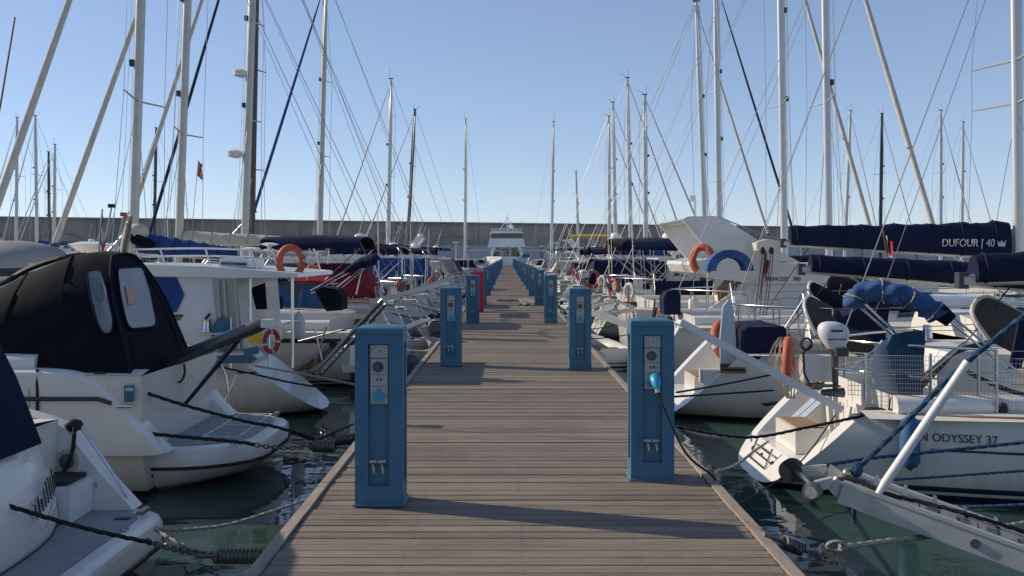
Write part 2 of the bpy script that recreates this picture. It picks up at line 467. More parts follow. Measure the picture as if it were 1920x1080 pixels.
# breakwater: nearer at the left, farther at the right
def wall_pt(px):
    t = px / 1640.0
    top = 408 + 20 * t                       # pixel row of the crest
    d = 1.6 / 1.0
    d = (9.4 - HC) * K / (480 - top)
    return Vector(((px - 951) * d / K, d, 0))
A, B_ = wall_pt(0), wall_pt(1640)
wdir = (B_ - A).normalized(); wnor = Vector((wdir.y, -wdir.x, 0))
W0 = A - wdir * 220; W1 = B_ + wdir * 330
wall = thing('breakwater', 'tall brownish grey concrete breakwater wall across the back of the harbour', 'wall', (W0 + W1) / 2 + Vector((0, 0, WZ)))
Ltot = (W1 - W0).length
seg = 14.0
nseg = int(Ltot / seg)
for i in range(nseg):
    a = W0 + wdir * (i * seg); b = W0 + wdir * ((i + 1) * seg - 0.06)
    m = MB(); off = -wnor * (2.0 + 0.02 * (i % 3))
    z0, z1 = WZ - .5, 9.4 + rnd.uniform(-.02, .02)
    push = wnor * (0.03 * ((i * 7) % 3))
    m.prism([a + push + Vector((0, 0, z0)), b + push + Vector((0, 0, z0)), b + push + Vector((0, 0, z1)), a + push + Vector((0, 0, z1))], off)
    m.build('wall_panel', 'concrete', wall)
    # shallow arched relief on the face of each panel
    c = (a + b) / 2 + push; arc = []
    for k in range(13):
        th = pi * k / 12
        arc.append(c + wdir * (math.cos(th) * 5.4) + Vector((0, 0, 4.4 + math.sin(th) * 2.4)))
    arc2 = [c + wdir * (math.cos(pi * k / 12) * 5.0) + Vector((0, 0, 4.4 + math.sin(pi * k / 12) * 2.05)) for k in range(12, -1, -1)]
    MB().prism(arc + arc2, wnor * 0.35).build('arch_rib', 'concrete', wall)
MB().bar(W0 + Vector((0, 0, 9.5)) + wnor * .2, W1 + Vector((0, 0, 9.5)) + wnor * .2, 0.9, 0.3).build('coping', 'concrete', wall)
# pale lower quay in front of it
quay = thing('quay', 'low pale concrete quay wall at the foot of the breakwater', 'wall', W0 + wnor * 14 + Vector((0, 0, WZ)))
for i in range(int(Ltot / 9)):
    a = W0 + wnor * 14 + wdir * (i * 9.0); b = a + wdir * 8.2
    MB().prism([a + Vector((0, 0, WZ - .5)), b + Vector((0, 0, WZ - .5)), b + Vector((0, 0, 3.9)), a + Vector((0, 0, 3.9))], -wnor * 2).build('quay_panel', 'pale_concrete', quay)
    c = b + wdir * 0.4
    MB().prism([c - wdir * .4 - wnor * .12 + Vector((0, 0, WZ - .5)), c + wdir * .4 - wnor * .12 + Vector((0, 0, WZ - .5)), c + wdir * .4 - wnor * .12 + Vector((0, 0, 3.8)), c - wdir * .4 - wnor * .12 + Vector((0, 0, 3.8))], -wnor * 1.8).build('quay_pillar', 'concrete', quay)
MB().prism([W0 + wnor * 12 + Vector((0, 0, 3.2)), W1 + wnor * 12 + Vector((0, 0, 3.2)), W1 + wnor * .1 + Vector((0, 0, 3.2)), W0 + wnor * .1 + Vector((0, 0, 3.2))], Vector((0, 0, .4))).build('quay_top', 'pale_concrete', quay)

# ------------------------------------------------------------------ pontoon
XL, XR = -1.31, 1.48
END = 166.0
pont = thing('pontoon', 'long floating pontoon decked with weathered grey brown planks', 'pontoon', (0.085, 0.5, 0), kind='structure')
pm = []
pitch = 0.118
for k in range(4):
    m = MB(); L = XR - XL - 0.15; c = (XL + XR) / 2; w = pitch - 0.010; e = 0.004
    z1 = -0.002 * k
    prof = [(-w / 2, -0.035), (w / 2, -0.035), (w / 2, z1 - e), (w / 2 - e, z1), (-w / 2 + e, z1), (-w / 2, z1 - e)]
    m.prism([Vector((-L / 2, y, z)) for y, z in prof], (L, 0, 0))
    for x in [-L / 2 + .06 + q * (L - .12) / 4 for q in range(5)]:      # paired screw heads over the joists
        for yy in (-.028, .028):
            cx = x + .004 * ((k * 7 + int(x * 10)) % 3 - 1)
            m.add([Vector((cx + .0055 * math.cos(2 * pi * j / 6), yy + .0055 * math.sin(2 * pi * j / 6), z1 + .0008)) for j in range(6)], [tuple(range(6))])
    o = m.build('plank', 'plank_wood'); o.data.materials.append(MATS['galvanised'])
    for f in o.data.polygons:
        if len(f.vertices) == 6 and f.area < .0005: f.material_index = 1
    pm.append(o.data); bpy.data.objects.remove(o)
y = 1.0
for i in range(300):
    o = bpy.data.objects.new('plank', pm[rnd.choice((0, 0, 1, 1, 2, 3))])
    o.location = ((XL + XR) / 2 - 0.085 + rnd.uniform(-.003, .003), y - 0.5, 0)
    o.rotation_euler = (0, 0, rnd.uniform(-.0006, .0006))
    o.parent = pont; COL.objects.link(o); y += pitch
m = MB()
while y < END:
    L = XR - XL - 0.15; z1 = -rnd.choice((0, 0.002, .004))
    m.box(((XL + XR) / 2, y, -0.0175 + z1), (L, pitch - .010, .035)); y += pitch
tag(m.build('far_planks', 'plank_wood', pont), kind='stuff')
for sx in (XL + 0.033, XR - 0.033):
    yy = 0.6; i = 0
    while yy < END:
        ln = 1.98 if yy < 60 else 7.98
        MB().box((sx, yy + ln / 2, -0.030), (0.064, ln - 0.012, 0.09)).build('edge_board', 'edge_wood', pont)
        yy += ln
for sx in (XL + 0.02, XR - 0.02):
    MB().box((sx, END / 2 + .5, -0.20), (0.07, END - 1, 0.22)).build('side_beam', 'galvanised', pont)
for k in range(int(END / 12)):
    MB().box(((XL + XR) / 2, 5 + k * 12, -0.52), (XR - XL - .3, 5.5, .62)).build('float', 'dark_float', pont)

# ------------------------------------------------------------------ service pedestals
PW, PD, PH = 0.307, 0.25, 1.15
def face_hole(m, o, U, V, N, w, h, hx0, hx1, hy0, hy1, dep):
    """rectangular face with a recessed rectangle; N points outward"""
    o, U, V, N = map(Vector, (o, U, V, N))
    q = lambda a, b, c=0: o + U * a + V * b - N * c
    vs = [q(0, 0), q(w, 0), q(w, h), q(0, h), q(hx0, hy0), q(hx1, hy0), q(hx1, hy1), q(hx0, hy1),
          q(hx0, hy0, dep), q(hx1, hy0, dep), q(hx1, hy1, dep), q(hx0, hy1, dep)]
    fs = [(0, 1, 5, 4), (1, 2, 6, 5), (2, 3, 7, 6), (3, 0, 4, 7), (4, 5, 9, 8), (5, 6, 10, 9), (6, 7, 11, 10), (7, 4, 8, 11), (8, 9, 10, 11)]
    m.add(vs, fs)
def make_pedestal(mat='pedestal_blue'):
    r = thing('service_pedestal', 'x', 'pedestal', (0, 0, 0))
    m = MB(); hb = 1.10; w, d = PW, PD
    face_hole(m, (-w / 2, -d / 2, 0), (1, 0, 0), (0, 0, 1), (0, -1, 0), w, hb, .085, .218, .13, 1.035, .035)
    face_hole(m, (w / 2, d / 2, 0), (-1, 0, 0), (0, 0, 1), (0, 1, 0), w, hb, .085, .218, .13, 1.035, .035)
    face_hole(m, (w / 2, -d / 2, 0), (0, 1, 0), (0, 0, 1), (1, 0, 0), d, hb, .06, .19, .13, 1.035, .03)
    face_hole(m, (-w / 2, d / 2, 0), (0, -1, 0), (0, 0, 1), (-1, 0, 0), d, hb, .06, .19, .13, 1.035, .03)
    m.build('body', mat, r)
    rows = []
    for z, i in ((1.10, 0), (1.126, 0), (1.134, .003), (1.139, .012), (1.146, .045), (1.15, .09)):
        rows.append([Vector((x, yy, z)) for x, yy in ((-w / 2 + i, -d / 2 + i), (0, -d / 2 + i), (w / 2 - i, -d / 2 + i), (w / 2 - i, 0), (w / 2 - i, d / 2 - i), (0, d / 2 - i), (-w / 2 + i, d / 2 - i), (-w / 2 + i, 0))])
    m = MB().loft(rows, ring=True); m.add(rows[-1], [tuple(range(8))]); m.build('cap', mat, r, 28)
    yb = -d / 2 + .035
    fl_ = MB(); fl_.loft([[Vector((sx * (w / 2 + i), sy * (d / 2 + i), z)) for sx, sy in ((-1, -1), (1, -1), (1, 1), (-1, 1))] for z, i in ((0, .012), (.010, .012), (.016, .004), (.016, -.03))], ring=True); fl_.build('base_flange', mat, r)
    for sx in (-1, 1):
        MB().disc((sx * .135, -d / 2 - .001, .035), (0, -1, 0), .007, .004, 8).build('bolt', 'galvanised', r)
        MB().disc((sx * .135, -d / 2 - .001, 1.075), (0, -1, 0), .006, .004, 8).build('bolt', 'galvanised', r)
    MB().box((0, -d / 2 - .0015, 1.098), (w - .004, .003, .004)).build('cap_seam', 'dark_plastic', r)
    def plate(z0, z1, wd=.116, dep=.02, mt='plate_grey', nm='plate'):
        mm = MB(); e = .004
        rows = [[Vector((sx * (wd / 2 - k), yb - yy, z)) for sx, z in ((-1, z0 + k), (1, z0 + k), (1, z1 - k), (-1, z1 - k))] for yy, k in ((0, 0), (dep - e, 0), (dep, e))]
        mm.loft(rows, ring=True); mm.add(rows[-1], [(0, 1, 2, 3)])
        return mm.build(nm, mt, r)
    p = plate(.945, 1.03, .118, .024, nm='meter_box')
    MB().box((0, yb - .0255, .988), (.068, .004, .05)).build('meter_window', 'plate_window', p)
    MB().box((.004, yb - .028, .99), (.008, .002, .016)).build('meter_mark', 'dark_plastic', p)
    p = plate(.650, .941, nm='socket_panel')
    MB().disc((-.006, yb - .019, .888), (0, -1, 0), .034, .014, 18).build('dial_socket', 'dark_plastic', p, 40)
    MB().disc((-.006, yb - .032, .888), (0, -1, 0), .020, .006, 12).build('dial_face', 'galvanised', p, 40)
    MB().box((0, yb - .021, .838), (.110, .002, .003)).build('panel_joint', 'dark_plastic', p)
    for x in (-.012, .012): MB().box((x, yb - .022, .808), (.010, .006, .018)).build('breaker_switch', 'dark_plastic', p)
    MB().box((0, yb - .021, .765), (.110, .002, .003)).build('panel_joint', 'dark_plastic', p)
    m = MB().disc((0, yb - .019, .700), (0, -1, 0), .036, .024, 18); m.box((0, yb - .034, .742), (.022, .014, .022))
    m.build('socket_cover', 'socket_blue', p, 40)
    for x in (-.035, .022):
        m = MB(); m.tube([(x, yb, .262), (x, yb - .05, .262), (x + .004, yb - .058, .245), (x + .005, yb - .058, .215)], [.010, .011, .010, .009], 8)
        t = m.build('tap', 'brass', r, 50)
        MB().box((x - .002, yb - .035, .286), (.048, .014, .016)).build('tap_lever', 'plate_grey', t)
    MB().box((w / 2 - .024, 0, .60), (.012, .115, .60)).build('side_plate', 'plate_grey', r)
    MB().box((-w / 2 + .024, 0, .60), (.012, .115, .60)).build('side_plate', 'plate_grey', r)
    return r
def copy_tree(o, parent=None):
    c = o.copy(); COL.objects.link(c); c.parent = parent
    for ch in [q for q in o.children]: copy_tree(ch, c)
    return c
ped = make_pedestal()
ORDN = ['nearest', 'second', 'third', 'fourth', 'fifth', 'sixth', 'seventh', 'eighth', 'ninth', 'tenth', 'eleventh', 'twelfth', 'thirteenth',
        'fourteenth', 'fifteenth', 'sixteenth', 'seventeenth', 'eighteenth', 'nineteenth', 'twentieth']
first = True
for side, xs, deps in ((-1, -0.82, [5.96, 13.55, 22.2, 30.6]), (1, 1.037, [6.63, 13.2, 22.2, 30.4])):
    while len(deps) < 20: deps.append(deps[-1] + 7.1)
    for i, dp in enumerate(deps):
        o = ped if first else copy_tree(ped); first = False
        o.location = (xs + (rnd.uniform(-.02, .02) if i > 2 else 0), dp + PD / 2, 0.002)
        o.rotation_euler = (0, 0, rnd.uniform(-.02, .02) if i else (0.0 if side < 0 else -0.03))
        sd = 'left' if side < 0 else 'right'
        o['label'] = {(-1, 0): 'blue service pedestal nearest the camera at the left edge, blue socket cover shut',
                      (1, 0): 'blue service pedestal nearest the camera at the right edge, cable plugged in'}.get((side, i),
                      '%s blue service pedestal from the camera along the %s edge of the pontoon' % (ORDN[i], sd))
        o['group'] = 'service pedestals along the pontoon'
# plug and cable of the right pedestal
pc = thing('shore_power_cable', 'black shore power cable with cyan plug in the nearest right pedestal', 'cable', (1.04, 6.6, .68))
px0 = Vector((1.045, 6.585, .735))
m = MB().tube([px0 + Vector((0, .03, .01)), px0, px0 + Vector((0, -.05, -.03)), px0 + Vector((.004, -.065, -.06))], [.036, .042, .034, .02], 12); m.build('plug', 'socket_blue', pc, 40)
MB().tube([px0 + Vector((.004, -.06, -.055)), px0 + Vector((.006, -.07, -.09))], .017, 8).build('plug_collar', 'plate_grey', pc, 40)
tube('cable', spline([px0 + Vector((.006, -.07, -.085)), (1.10, 6.50, .52), (1.25, 6.50, .22), (1.47, 6.60, .02), (1.60, 6.9, -.25), (2.1, 7.9, -.42), (2.7, 8.6, -.30), (3.2, 9.1, .05)]), .008, 'rubber', pc)
# red hose cabinet
rc = thing('hose_cabinet', 'red fire hose cabinet standing behind the third left pedestal', 'cabinet', (-.845, 26.8, 0))
MB().box((-.845, 26.8, .56), (.34, .26, 1.10)).build('cabinet_body', 'pedestal_red', rc)
rows = [[Vector((-.845 + sx * (.175 - k), 26.8 + sy * (.135 - k), z)) for sx, sy in ((-1, -1), (1, -1), (1, 1), (-1, 1))] for z, k in ((1.11, 0), (1.15, .005), (1.17, .03))]
m = MB().loft(rows, ring=True); m.add(rows[-1], [(0, 1, 2, 3)]); m.add(rows[0], [(0, 1, 2, 3)]); m.build('cabinet_cap', 'pedestal_red', rc)
MB().box((-.845, 26.662, .6), (.27, .016, .9)).build('cabinet_door', 'pedestal_red', rc)
MB().box((-.73, 26.648, .62), (.02, .02, .1)).build('handle', 'dark_plastic', rc)

# ================================================================== BOATS
class Fr:
    """boat frame: u forward from the stern, v across (world +Y), z over the water"""
    def __init__(s, side, sx, yc): s.s, s.sx, s.yc = side, sx, yc
    def __call__(s, u, v, z): return Vector((s.sx + s.s * u, s.yc + v, WZ + z))
    def upx(s, px, d=None):                    # pixel column at the boat's depth -> u
        d = d or s.yc
        return ((px - 951) * d / K - s.sx) * s.s
    def zpy(s, py, d=None): return HC - (py - 480) * (d or s.yc) / K - WZ

class Hull:
    def __init__(h, F, L, B, fa, ff, sw=.72, dk=.45, rake=.7, bowr=1.0, ev=.72, ez=.9, nt=15, nq=8, lift=0.0):
        h.lift = lift
        h.F, h.L, h.B, h.fa, h.ff, h.sw, h.dk, h.rake, h.bowr, h.ev, h.ez, h.nt, h.nq = F, L, B, fa, ff, sw, dk, rake, bowr, ev, ez, nt, nq
    def half(h, t):
        p = h.sw + (1 - h.sw) * math.sin(t / .42 * pi / 2) if t < .42 else 1 - ((t - .42) / .58) ** 2.3
        return max(h.B / 2 * p, .015)
    def sheer(h, t): return h.fa + (h.ff - h.fa) * t ** 1.7
    def keel(h, t): return -h.dk * max(0, math.sin(pi * (.10 + .90 * t))) ** .6 + h.lift * (1 - t) ** 8
    def pt(h, t, q, sgn=1):
        """q 0 keel .. 1 sheer"""
        th = q * pi / 2; b = h.half(t); zs = h.sheer(t); kz = h.keel(t)
        ev = h.ev + .45 * t ** 3
        v = b * math.sin(th) ** ev; z = zs - (zs - kz) * math.cos(th) ** h.ez if q < 1 else zs
        fr = (z - kz) / (zs - kz)
        u = t * h.L + h.rake * fr * (1 - t) ** 4 - h.bowr * (1 - fr) * t ** 5
        return (u, sgn * v, z)
    def W(h, t, q, sgn=1, out=0.0):
        u, v, z = h.pt(t, q, sgn); return h.F(u, v + sgn * out, z)
    def at(h, u, z, sgn=-1, out=.006):
        """point of the skin at u, z"""
        t = min(max(u / h.L, 0), 1)
        for _ in range(6):
            lo, hi = 0.0, 1.0
            for _ in range(24):
                q = (lo + hi) / 2
                if h.pt(t, q)[2] < z: lo = q
                else: hi = q
            t = min(max(t + (u - h.pt(t, lo)[0]) / h.L, 0), 1)
        return h.W(t, lo, sgn, out)
    def ring(h, t):
        q = [k / (h.nq - 1) for k in range(h.nq)]
        return [h.pt(t, x, 1) for x in q[::-1]] + [h.pt(t, x, -1) for x in q[1:]]
    def build(h, root, mat, scoop=False, deckmat='deck_grip', cock=None, trans_mat=None):
        F = h.F; rows = [[F(*p) for p in h.ring(i / (h.nt - 1))] for i in range(h.nt)]
        m = MB().loft(rows)
        hull = m.build('hull', mat, root, 50)
        st = h.ring(0)
        if scoop:
            zf = .26
            inner = [(u + .0 if z > zf else u, v * .80, max(z * .985, zf)) for u, v, z in st]
            inner = [(h.rake * min(1, max(0, (z - h.keel(0)) / (h.sheer(0) - h.keel(0)))), v, z) for u, v, z in inner]
            back = [(h.rake + .25, v * .96, z) for u, v, z in inner]
            m = MB(); m.loft([[F(*p) for p in st], [F(*p) for p in inner], [F(*p) for p in back]])
            m.add([F(*p) for p in back], [tuple(range(len(back)))])
            tr = m.build('transom', trans_mat or 'gelcoat', root, 30)
            hw = abs(back[0][1])
            MB().box(F(h.rake * .55 + .12, 0.0, zf + .13), (.34, hw * .9, .25)).build('bathing_step', 'gelcoat', root)
            MB().box(F(h.rake * .55 + .12, 0.0, zf + .262), (.28, hw * .8, .012)).build('step_tread', 'teak', root)
            for sg in (-1, 1):
                tube('ladder_rail', [F(h.rake + .16, sg * .16, zf + .1), F(h.rake + .22, sg * .16, h.fa - .05)], .012, 'steel', root)
        else:
            m = MB().add([F(*p) for p in st], [tuple(range(len(st)))])
            tr = m.build('transom', trans_mat or mat, root)
        # deck with a cockpit well
        c0, c1, cw = cock or (.9, .33 * h.L, .30 * h.B)
        ts = [i / 24 for i in range(25)]
        m = MB()
        full = []; 
        for t in ts:
            u, v, z = h.pt(t, 1)
            if u >= c1: full.append([F(u, a * v, z + .05 * (1 - a * a) * min(1, v)) for a in (1, .6, .2, -.2, -.6, -1)])
        b1 = h.half(c1 / h.L); z1 = h.sheer(c1 / h.L)
        full.insert(0, [F(c1, a * b1, z1 + .05 * (1 - a * a)) for a in (1, .6, .2, -.2, -.6, -1)])
        m.loft(full)
        for sg in (1, -1):
            rows = []
            for k in range(9):
                u = h.rake + (c1 - h.rake) * k / 8; t = max(0, u / h.L * 1.0); b = h.half(t); z = h.sheer(t)
                rows.append([F(u, sg * b, z + .002), F(u, sg * min(cw, b * .82), z + .04)])
            m.loft(rows)
        m.build('deck', deckmat, root, 50)
        m = MB()
        b0 = min(cw, h.half(.08) * .82)
        zf = max(.18, h.fa - .55); z0 = h.sheer(.08) + .18; us = max(c0, h.rake + .26)
        ring_t = [F(us, b0, z0), F(c1, cw, z0), F(c1, -cw, z0), F(us, -b0, z0)]
        ring_b = [F(us, b0 * .8, zf), F(c1, cw * .8, zf), F(c1, -cw * .8, zf), F(us, -b0 * .8, zf)]
        m.loft([ring_t, ring_b], ring=True); m.add(ring_b, [(0, 1, 2, 3)])
        m.build('cockpit_well', 'gelcoat', root)
        for sg in (1, -1):                       # rounded coamings
            pts = [F(us + (c1 - us) * k / 5, sg * (b0 + (cw - b0) * k / 5 + .05), z0 - .10) for k in range(6)]
            MB().tube(pts, .11, 8).build('coaming', 'gelcoat', root, 60)
        return hull

def coachroof(h, root, u0, u1, ht, w0, w1, mat='gelcoat', wins=3):
    F = h.F; rows = []
    n = 8
    for k in range(n + 1):
        t = k / n; u = u0 + (u1 - u0) * t
        w = w0 + (w1 - w0) * t; zz = h.sheer(u / h.L); e = ht * (1 - .75 * t ** 2.2)
        if k == 0: e *= 1.0
        rows.append([F(u, sg, zz + z) for sg, z in ((w, 0), (w * .94, e * .55), (w * .82, e * .93), (w * .4, e * 1.06), (-w * .4, e * 1.06), (-w * .82, e * .93), (-w * .94, e * .55), (-w, 0))])
    m = MB().loft(rows); m.add(rows[0], [tuple(range(8))]); m.add(rows[-1], [tuple(range(8))])
    c = m.build('coachroof', mat, root, 40)
    for i in range(wins):
        a = .06 + i * .25; b = a + .19
        for sg in (1, -1):
            q = []
            for t, f in ((a, .22), (b, .24), (b - .03, .52), (a + .02, .55)):
                w = (w0 + (w1 - w0) * t); e = ht * (1 - .75 * t ** 2.2); u = u0 + (u1 - u0) * t
                q.append(F(u, sg * (w * (1 - .06 * f / .55) + .006), h.sheer(u / h.L) + e * f))
            MB().prism(q, (0, sg * .008, 0)).build('window', 'dark_glass', c)
    return c

def rails(h, root, dl, u_end=None):
    """pushpit, pulpit, stanchions, lifelines"""
    F = h.F; L = h.L
    hs = .62
    if dl >= 1:
        a = []
        for k in range(9):
            th = pi * k / 8; b = h.half(.06) * .96
            a.append(F(h.rake + .10 + 1.1 * abs(math.cos(th)) ** 1.5 - .05 * 0, b * math.cos(th), h.sheer(.05) + hs))
        pp = MB().tube(a, .0135, 6).build('pushpit', 'steel', root, 60)
        if dl > 1:
            MB().tube([Vector((p.x, p.y, p.z - .30)) for p in a], .011, 6).build('pushpit_lower_rail', 'steel', pp, 60)
        for k in (0, 1, 3, 5, 7, 8): tube('pushpit_leg', [a[k], Vector((a[k].x, a[k].y, a[k].z - hs))], .0125, 'steel', pp)
        b = [h.pt(.86, 1, 1), h.pt(.93, 1, 1), h.pt(1, 1, 1)]
        q = [F(u, v * .92, z + hs) for u, v, z in b[:2]] + [F(b[2][0] + .05, 0, b[2][2] + hs + .02)] + [F(u, -v * .92, z + hs) for u, v, z in b[1::-1]]
        pl = MB().tube(q, .013, 6).build('pulpit', 'steel', root, 60)
        for p in (q[0], q[1], q[3], q[4]): tube('pulpit_leg', [p, Vector((p.x, p.y, p.z - hs))], .0125, 'steel', pl)
    ns = 5 if dl else 3
    for sg in (1, -1):
        pts = []
        for k in range(ns):
            t = .14 + (.86 - .14) * k / (ns - 1); u, v, z = h.pt(t, 1, sg)
            p = F(u, v * .96, z); pts.append(p + Vector((0, 0, hs)))
            if 0 < k < ns - 1: tube('stanchion', [p, p + Vector((0, 0, hs))], .0125, 'steel', root)
        tube('lifeline', pts, .005 if dl else .008, 'wire', root, 4)
        if dl > 0: tube('lifeline', [p - Vector((0, 0, .3)) for p in pts], .005, 'wire', root, 4)

def sprayhood(F, root, u0, zb, hw, ht, depth, mat, open_aft=True):
    """half dome over the companionway, open towards the stern"""
    rows = []
    for k in range(7):
        a = k / 6
        uu = u0 + depth * (1 - (1 - a) ** 1.0) ; hh = ht * math.cos(a * pi / 2) ** .65 if a < 1 else .02
        ww = hw * (1 + .06 * a)
        row = []
        for j in range(11):
            th = pi * j / 10
            row.append(F(uu + .12 * math.cos(th) ** 2 * (1 - a), ww * math.cos(th) * (1.0), zb + hh * abs(math.sin(th)) ** .55))
        rows.append(row)
    s = MB().loft(rows).build('sprayhood', mat, root, 60)
    tube('hood_bow', rows[0], .014, 'steel', s)
    tube('hood_bow', rows[2], .012, 'steel', s)
    return s

def bimini(F, root, u0, u1, hw, z, zb, mat):
    rows = []
    for k in range(5):
        u = u0 + (u1 - u0) * k / 4
        rows.append([F(u, hw * math.cos(pi * j / 8), z + .16 * math.sin(pi * j / 8) + .05 * math.sin(pi * k / 4) - (.12 if j in (0, 8) else 0)) for j in range(9)])
    m = MB().loft(rows); m.loft([[p - Vector((0, 0, .02)) for p in r] for r in rows])
    b = m.build('bimini', mat, root, 60)
    for sg in (1, -1):
        um = (u0 + u1) / 2
        for u in (u0, um, u1): tube('bimini_leg', [F(u, sg * hw, z - .12), F(um + .1, sg * hw, zb)], .0125, 'steel', b)

def wheel(F, root, u, v, z, r):
    w = MB().tube([F(u, v + r * math.cos(2 * pi * k / 20), z + r * math.sin(2 * pi * k / 20)) for k in range(20)], .014, 6, closed=True).build('steering_wheel', 'steel', root, 60)
    for k in range(3):
        a = pi * k / 3
        tube('wheel_spoke', [F(u, v + r * math.cos(a), z + r * math.sin(a)), F(u, v - r * math.cos(a), z - r * math.sin(a))], .007, 'steel', w, 5)
    MB().box(F(u + .12, v, z - .3), (.22, .24, .75)).build('steering_pedestal', 'gelcoat', root)

def rig(F, h, root, d, base_px, top, r=.085, mat='mast_grey', spr=(), spl=1.1, boom=None, genoa=None, back=True, wires=True, dl=1, base_z=None, wr=.006, head=True):
    """top: (px, py) at depth d; boom: (px_end, py_mast, py_end, cover material, cover height or None); genoa: ((px,py),(px,py),radius,material)"""
    T = P(top[0], top[1], d); X0 = (base_px - 951) * d / K
    ub = (X0 - F.sx) * F.s
    zb = WZ + h.sheer(min(1, max(0, ub / h.L))) + .1 if base_z is None else base_z
    Bp = Vector((X0, d, zb))
    ax = T - Bp
    rows = []
    for k in range(9):
        t = k / 8; c = Bp + ax * t; rr = r * (1 if t < .75 else 1 - .35 * (t - .75) / .25)
        rows.append([c + Vector((F.s * rr * 1.25 * math.cos(a), rr * .85 * math.sin(a), 0)) for a in [2 * pi * q / 12 for q in range(12)]])
    mast = MB().loft(rows, ring=True, cap=True).build('mast', mat, root, 50)
    at = lambda z: Bp + ax * ((z - Bp.z) / ax.z)
    zs = [HC - (py - 480) * d / K for py in spr]
    chain = [Vector((X0 + F.s * -.15, F.yc + sg * h.B * .46, WZ + h.sheer(.55))) for sg in (1, -1)]
    tips = {1: [], -1: []}
    for z in zs:
        c = at(z)
        for i, sg in enumerate((1, -1)):
            tip = c + Vector((-F.s * .18, sg * spl, .06))
            MB().tube([c, tip], [.028, .018], 6).build('spreader', mat, mast, 60)
            tips[sg].append(tip)
    if wires:
        for i, sg in enumerate((1, -1)):
            pts = [chain[i]] + sorted(tips[sg], key=lambda p: p.z) + [at(Bp.z + ax.z * .97)]
            tube('shroud', pts, wr, 'wire', root, 4)
            if zs: tube('lower_shroud', [chain[i] + Vector((F.s * .3, 0, 0)), at(min(zs) - .1)], wr, 'wire', root, 4)
    if back:
        tube('backstay', [T, F(max(h.rake, .2), 0.12, h.fa + .05)], wr, 'wire', root, 4)
        if dl: tube('topping_lift', [T + Vector((-F.s * .1, 0, -.1)), F(1.2, -.3, h.fa + .9)], wr * .7, 'wire', root, 4)
    if dl and wires:
        for q in (.03, -.05):
            tube('halyard', [T + Vector((F.s * .12, q, -.2)), Bp + Vector((F.s * .22, q * 5, .1))], wr * .6, 'wire', root, 4)
    if head and top[1] > -30:
        m = MB().box(T + Vector((0, 0, .03)), (.34, .12, .06)); m.tube([T + Vector((F.s * .1, 0, .05)), T + Vector((F.s * .1, 0, .75))], .012, 4)
        m.tube([T + Vector((-F.s * .1, 0, .05)), T + Vector((-F.s * .35, 0, .28)), T + Vector((-F.s * .5, 0, .28))], .010, 4)
        m.build('masthead', 'dark_plastic', mast)
    for zf in (.45, .66):
        c = at(Bp.z + ax.z * zf)
        MB().box(c + Vector((F.s * r * 1.7, 0, 0)), (.10, .10, .16)).build('mast_light', 'dark_plastic', mast)
    if boom:
        pxe, pym, pye, cov, ch = boom
        a = P(base_px, pym, d); a.x = at(a.z).x - F.s * .1; b = P(pxe, pye, d)
        bo = MB().tube([a, b], .065, 10).build('boom', 'aluminium', root, 50)
        MB().box(b, (.10, .10, .17)).build('boom_end', 'dark_plastic', bo)
        if cov:
            ln = (b - a); rows = []; n = 40; rr = random.Random(int(base_px) + 3); hv = wv = 1.0
            for k in range(n + 1):
                t = .02 + .95 * k / n; c = a + ln * t
                st = abs((k % 6) - 3) / 3; hh = ch * (1.0 - .62 * t ** .8) * (1 + rr.uniform(-.035, .035)) * (.93 + .07 * (1 - st)) + .10; ww = .17 * (1 - .25 * t) * (1 + rr.uniform(-.12, .12)) * (.85 + .15 * (1 - st))
                dn = .03
                rows.append([c + Vector((0, x * ww, z)) for x, z in ((0, hh), (.45, hh * .93), (.85, hh * .6), (1, hh * .25), (.8, -dn * .6), (0, -dn), (-.8, -dn * .6), (-1, hh * .25), (-.85, hh * .6), (-.45, hh * .93))])
            sc_ = MB().loft(rows, ring=True, cap=True).build('sail_cover', cov, root, 70)
            if d < 36:
                for k in range(3, n, 6):
                    c = sum(rows[k], Vector()) / len(rows[k])
                    MB().tube([c + (p - c) * 1.03 for p in rows[k]], .010, 4, closed=True).build('tie_strap', 'rope_dark' if cov != 'cream_canvas' else 'rope_pale', sc_)
        if dl:
            tube('mainsheet', [b + Vector((F.s * .5, 0, -.07)), F(max(1.3, (b.x - F.sx) * F.s * .9), 0, h.fa + .25)], .008, 'rope_dark', root, 4)
            tube('vang', [a + (b - a) * .28, Bp + Vector((-F.s * .1, 0, .15))], .02, 'aluminium', root, 6)
    if genoa:
        (g0x, g0y), (g1x, g1y), gr, gm = genoa
        g0, g1 = P(g0x, g0y, d), P(g1x, g1y, d)
        if g1y > 400:
            pass
        n = 10; m = MB().tube([g0.lerp(g1, k / n) for k in range(n + 1)], [gr * (.55 + .55 * math.sin(min(1, k / n * 1.15) * pi * .55)) if k else gr * .35 for k in range(n + 1)], 8)
        m.build('furled_genoa', gm, root, 60)
        tube('forestay', [g0, T if T.z > g0.z else g0 + Vector((0, 0, .3))], wr, 'wire', root, 4)
        bow = F(h.L - .12, 0, h.ff + .08)
        tube('forestay', [g1, bow], wr * 1.5, 'wire', root, 4)
        MB().disc(g1 + Vector((0, 0, -.12)), (0, 0, 1), gr * 1.6, .12, 12).build('furling_drum', 'dark_plastic', root)
    return T, Bp

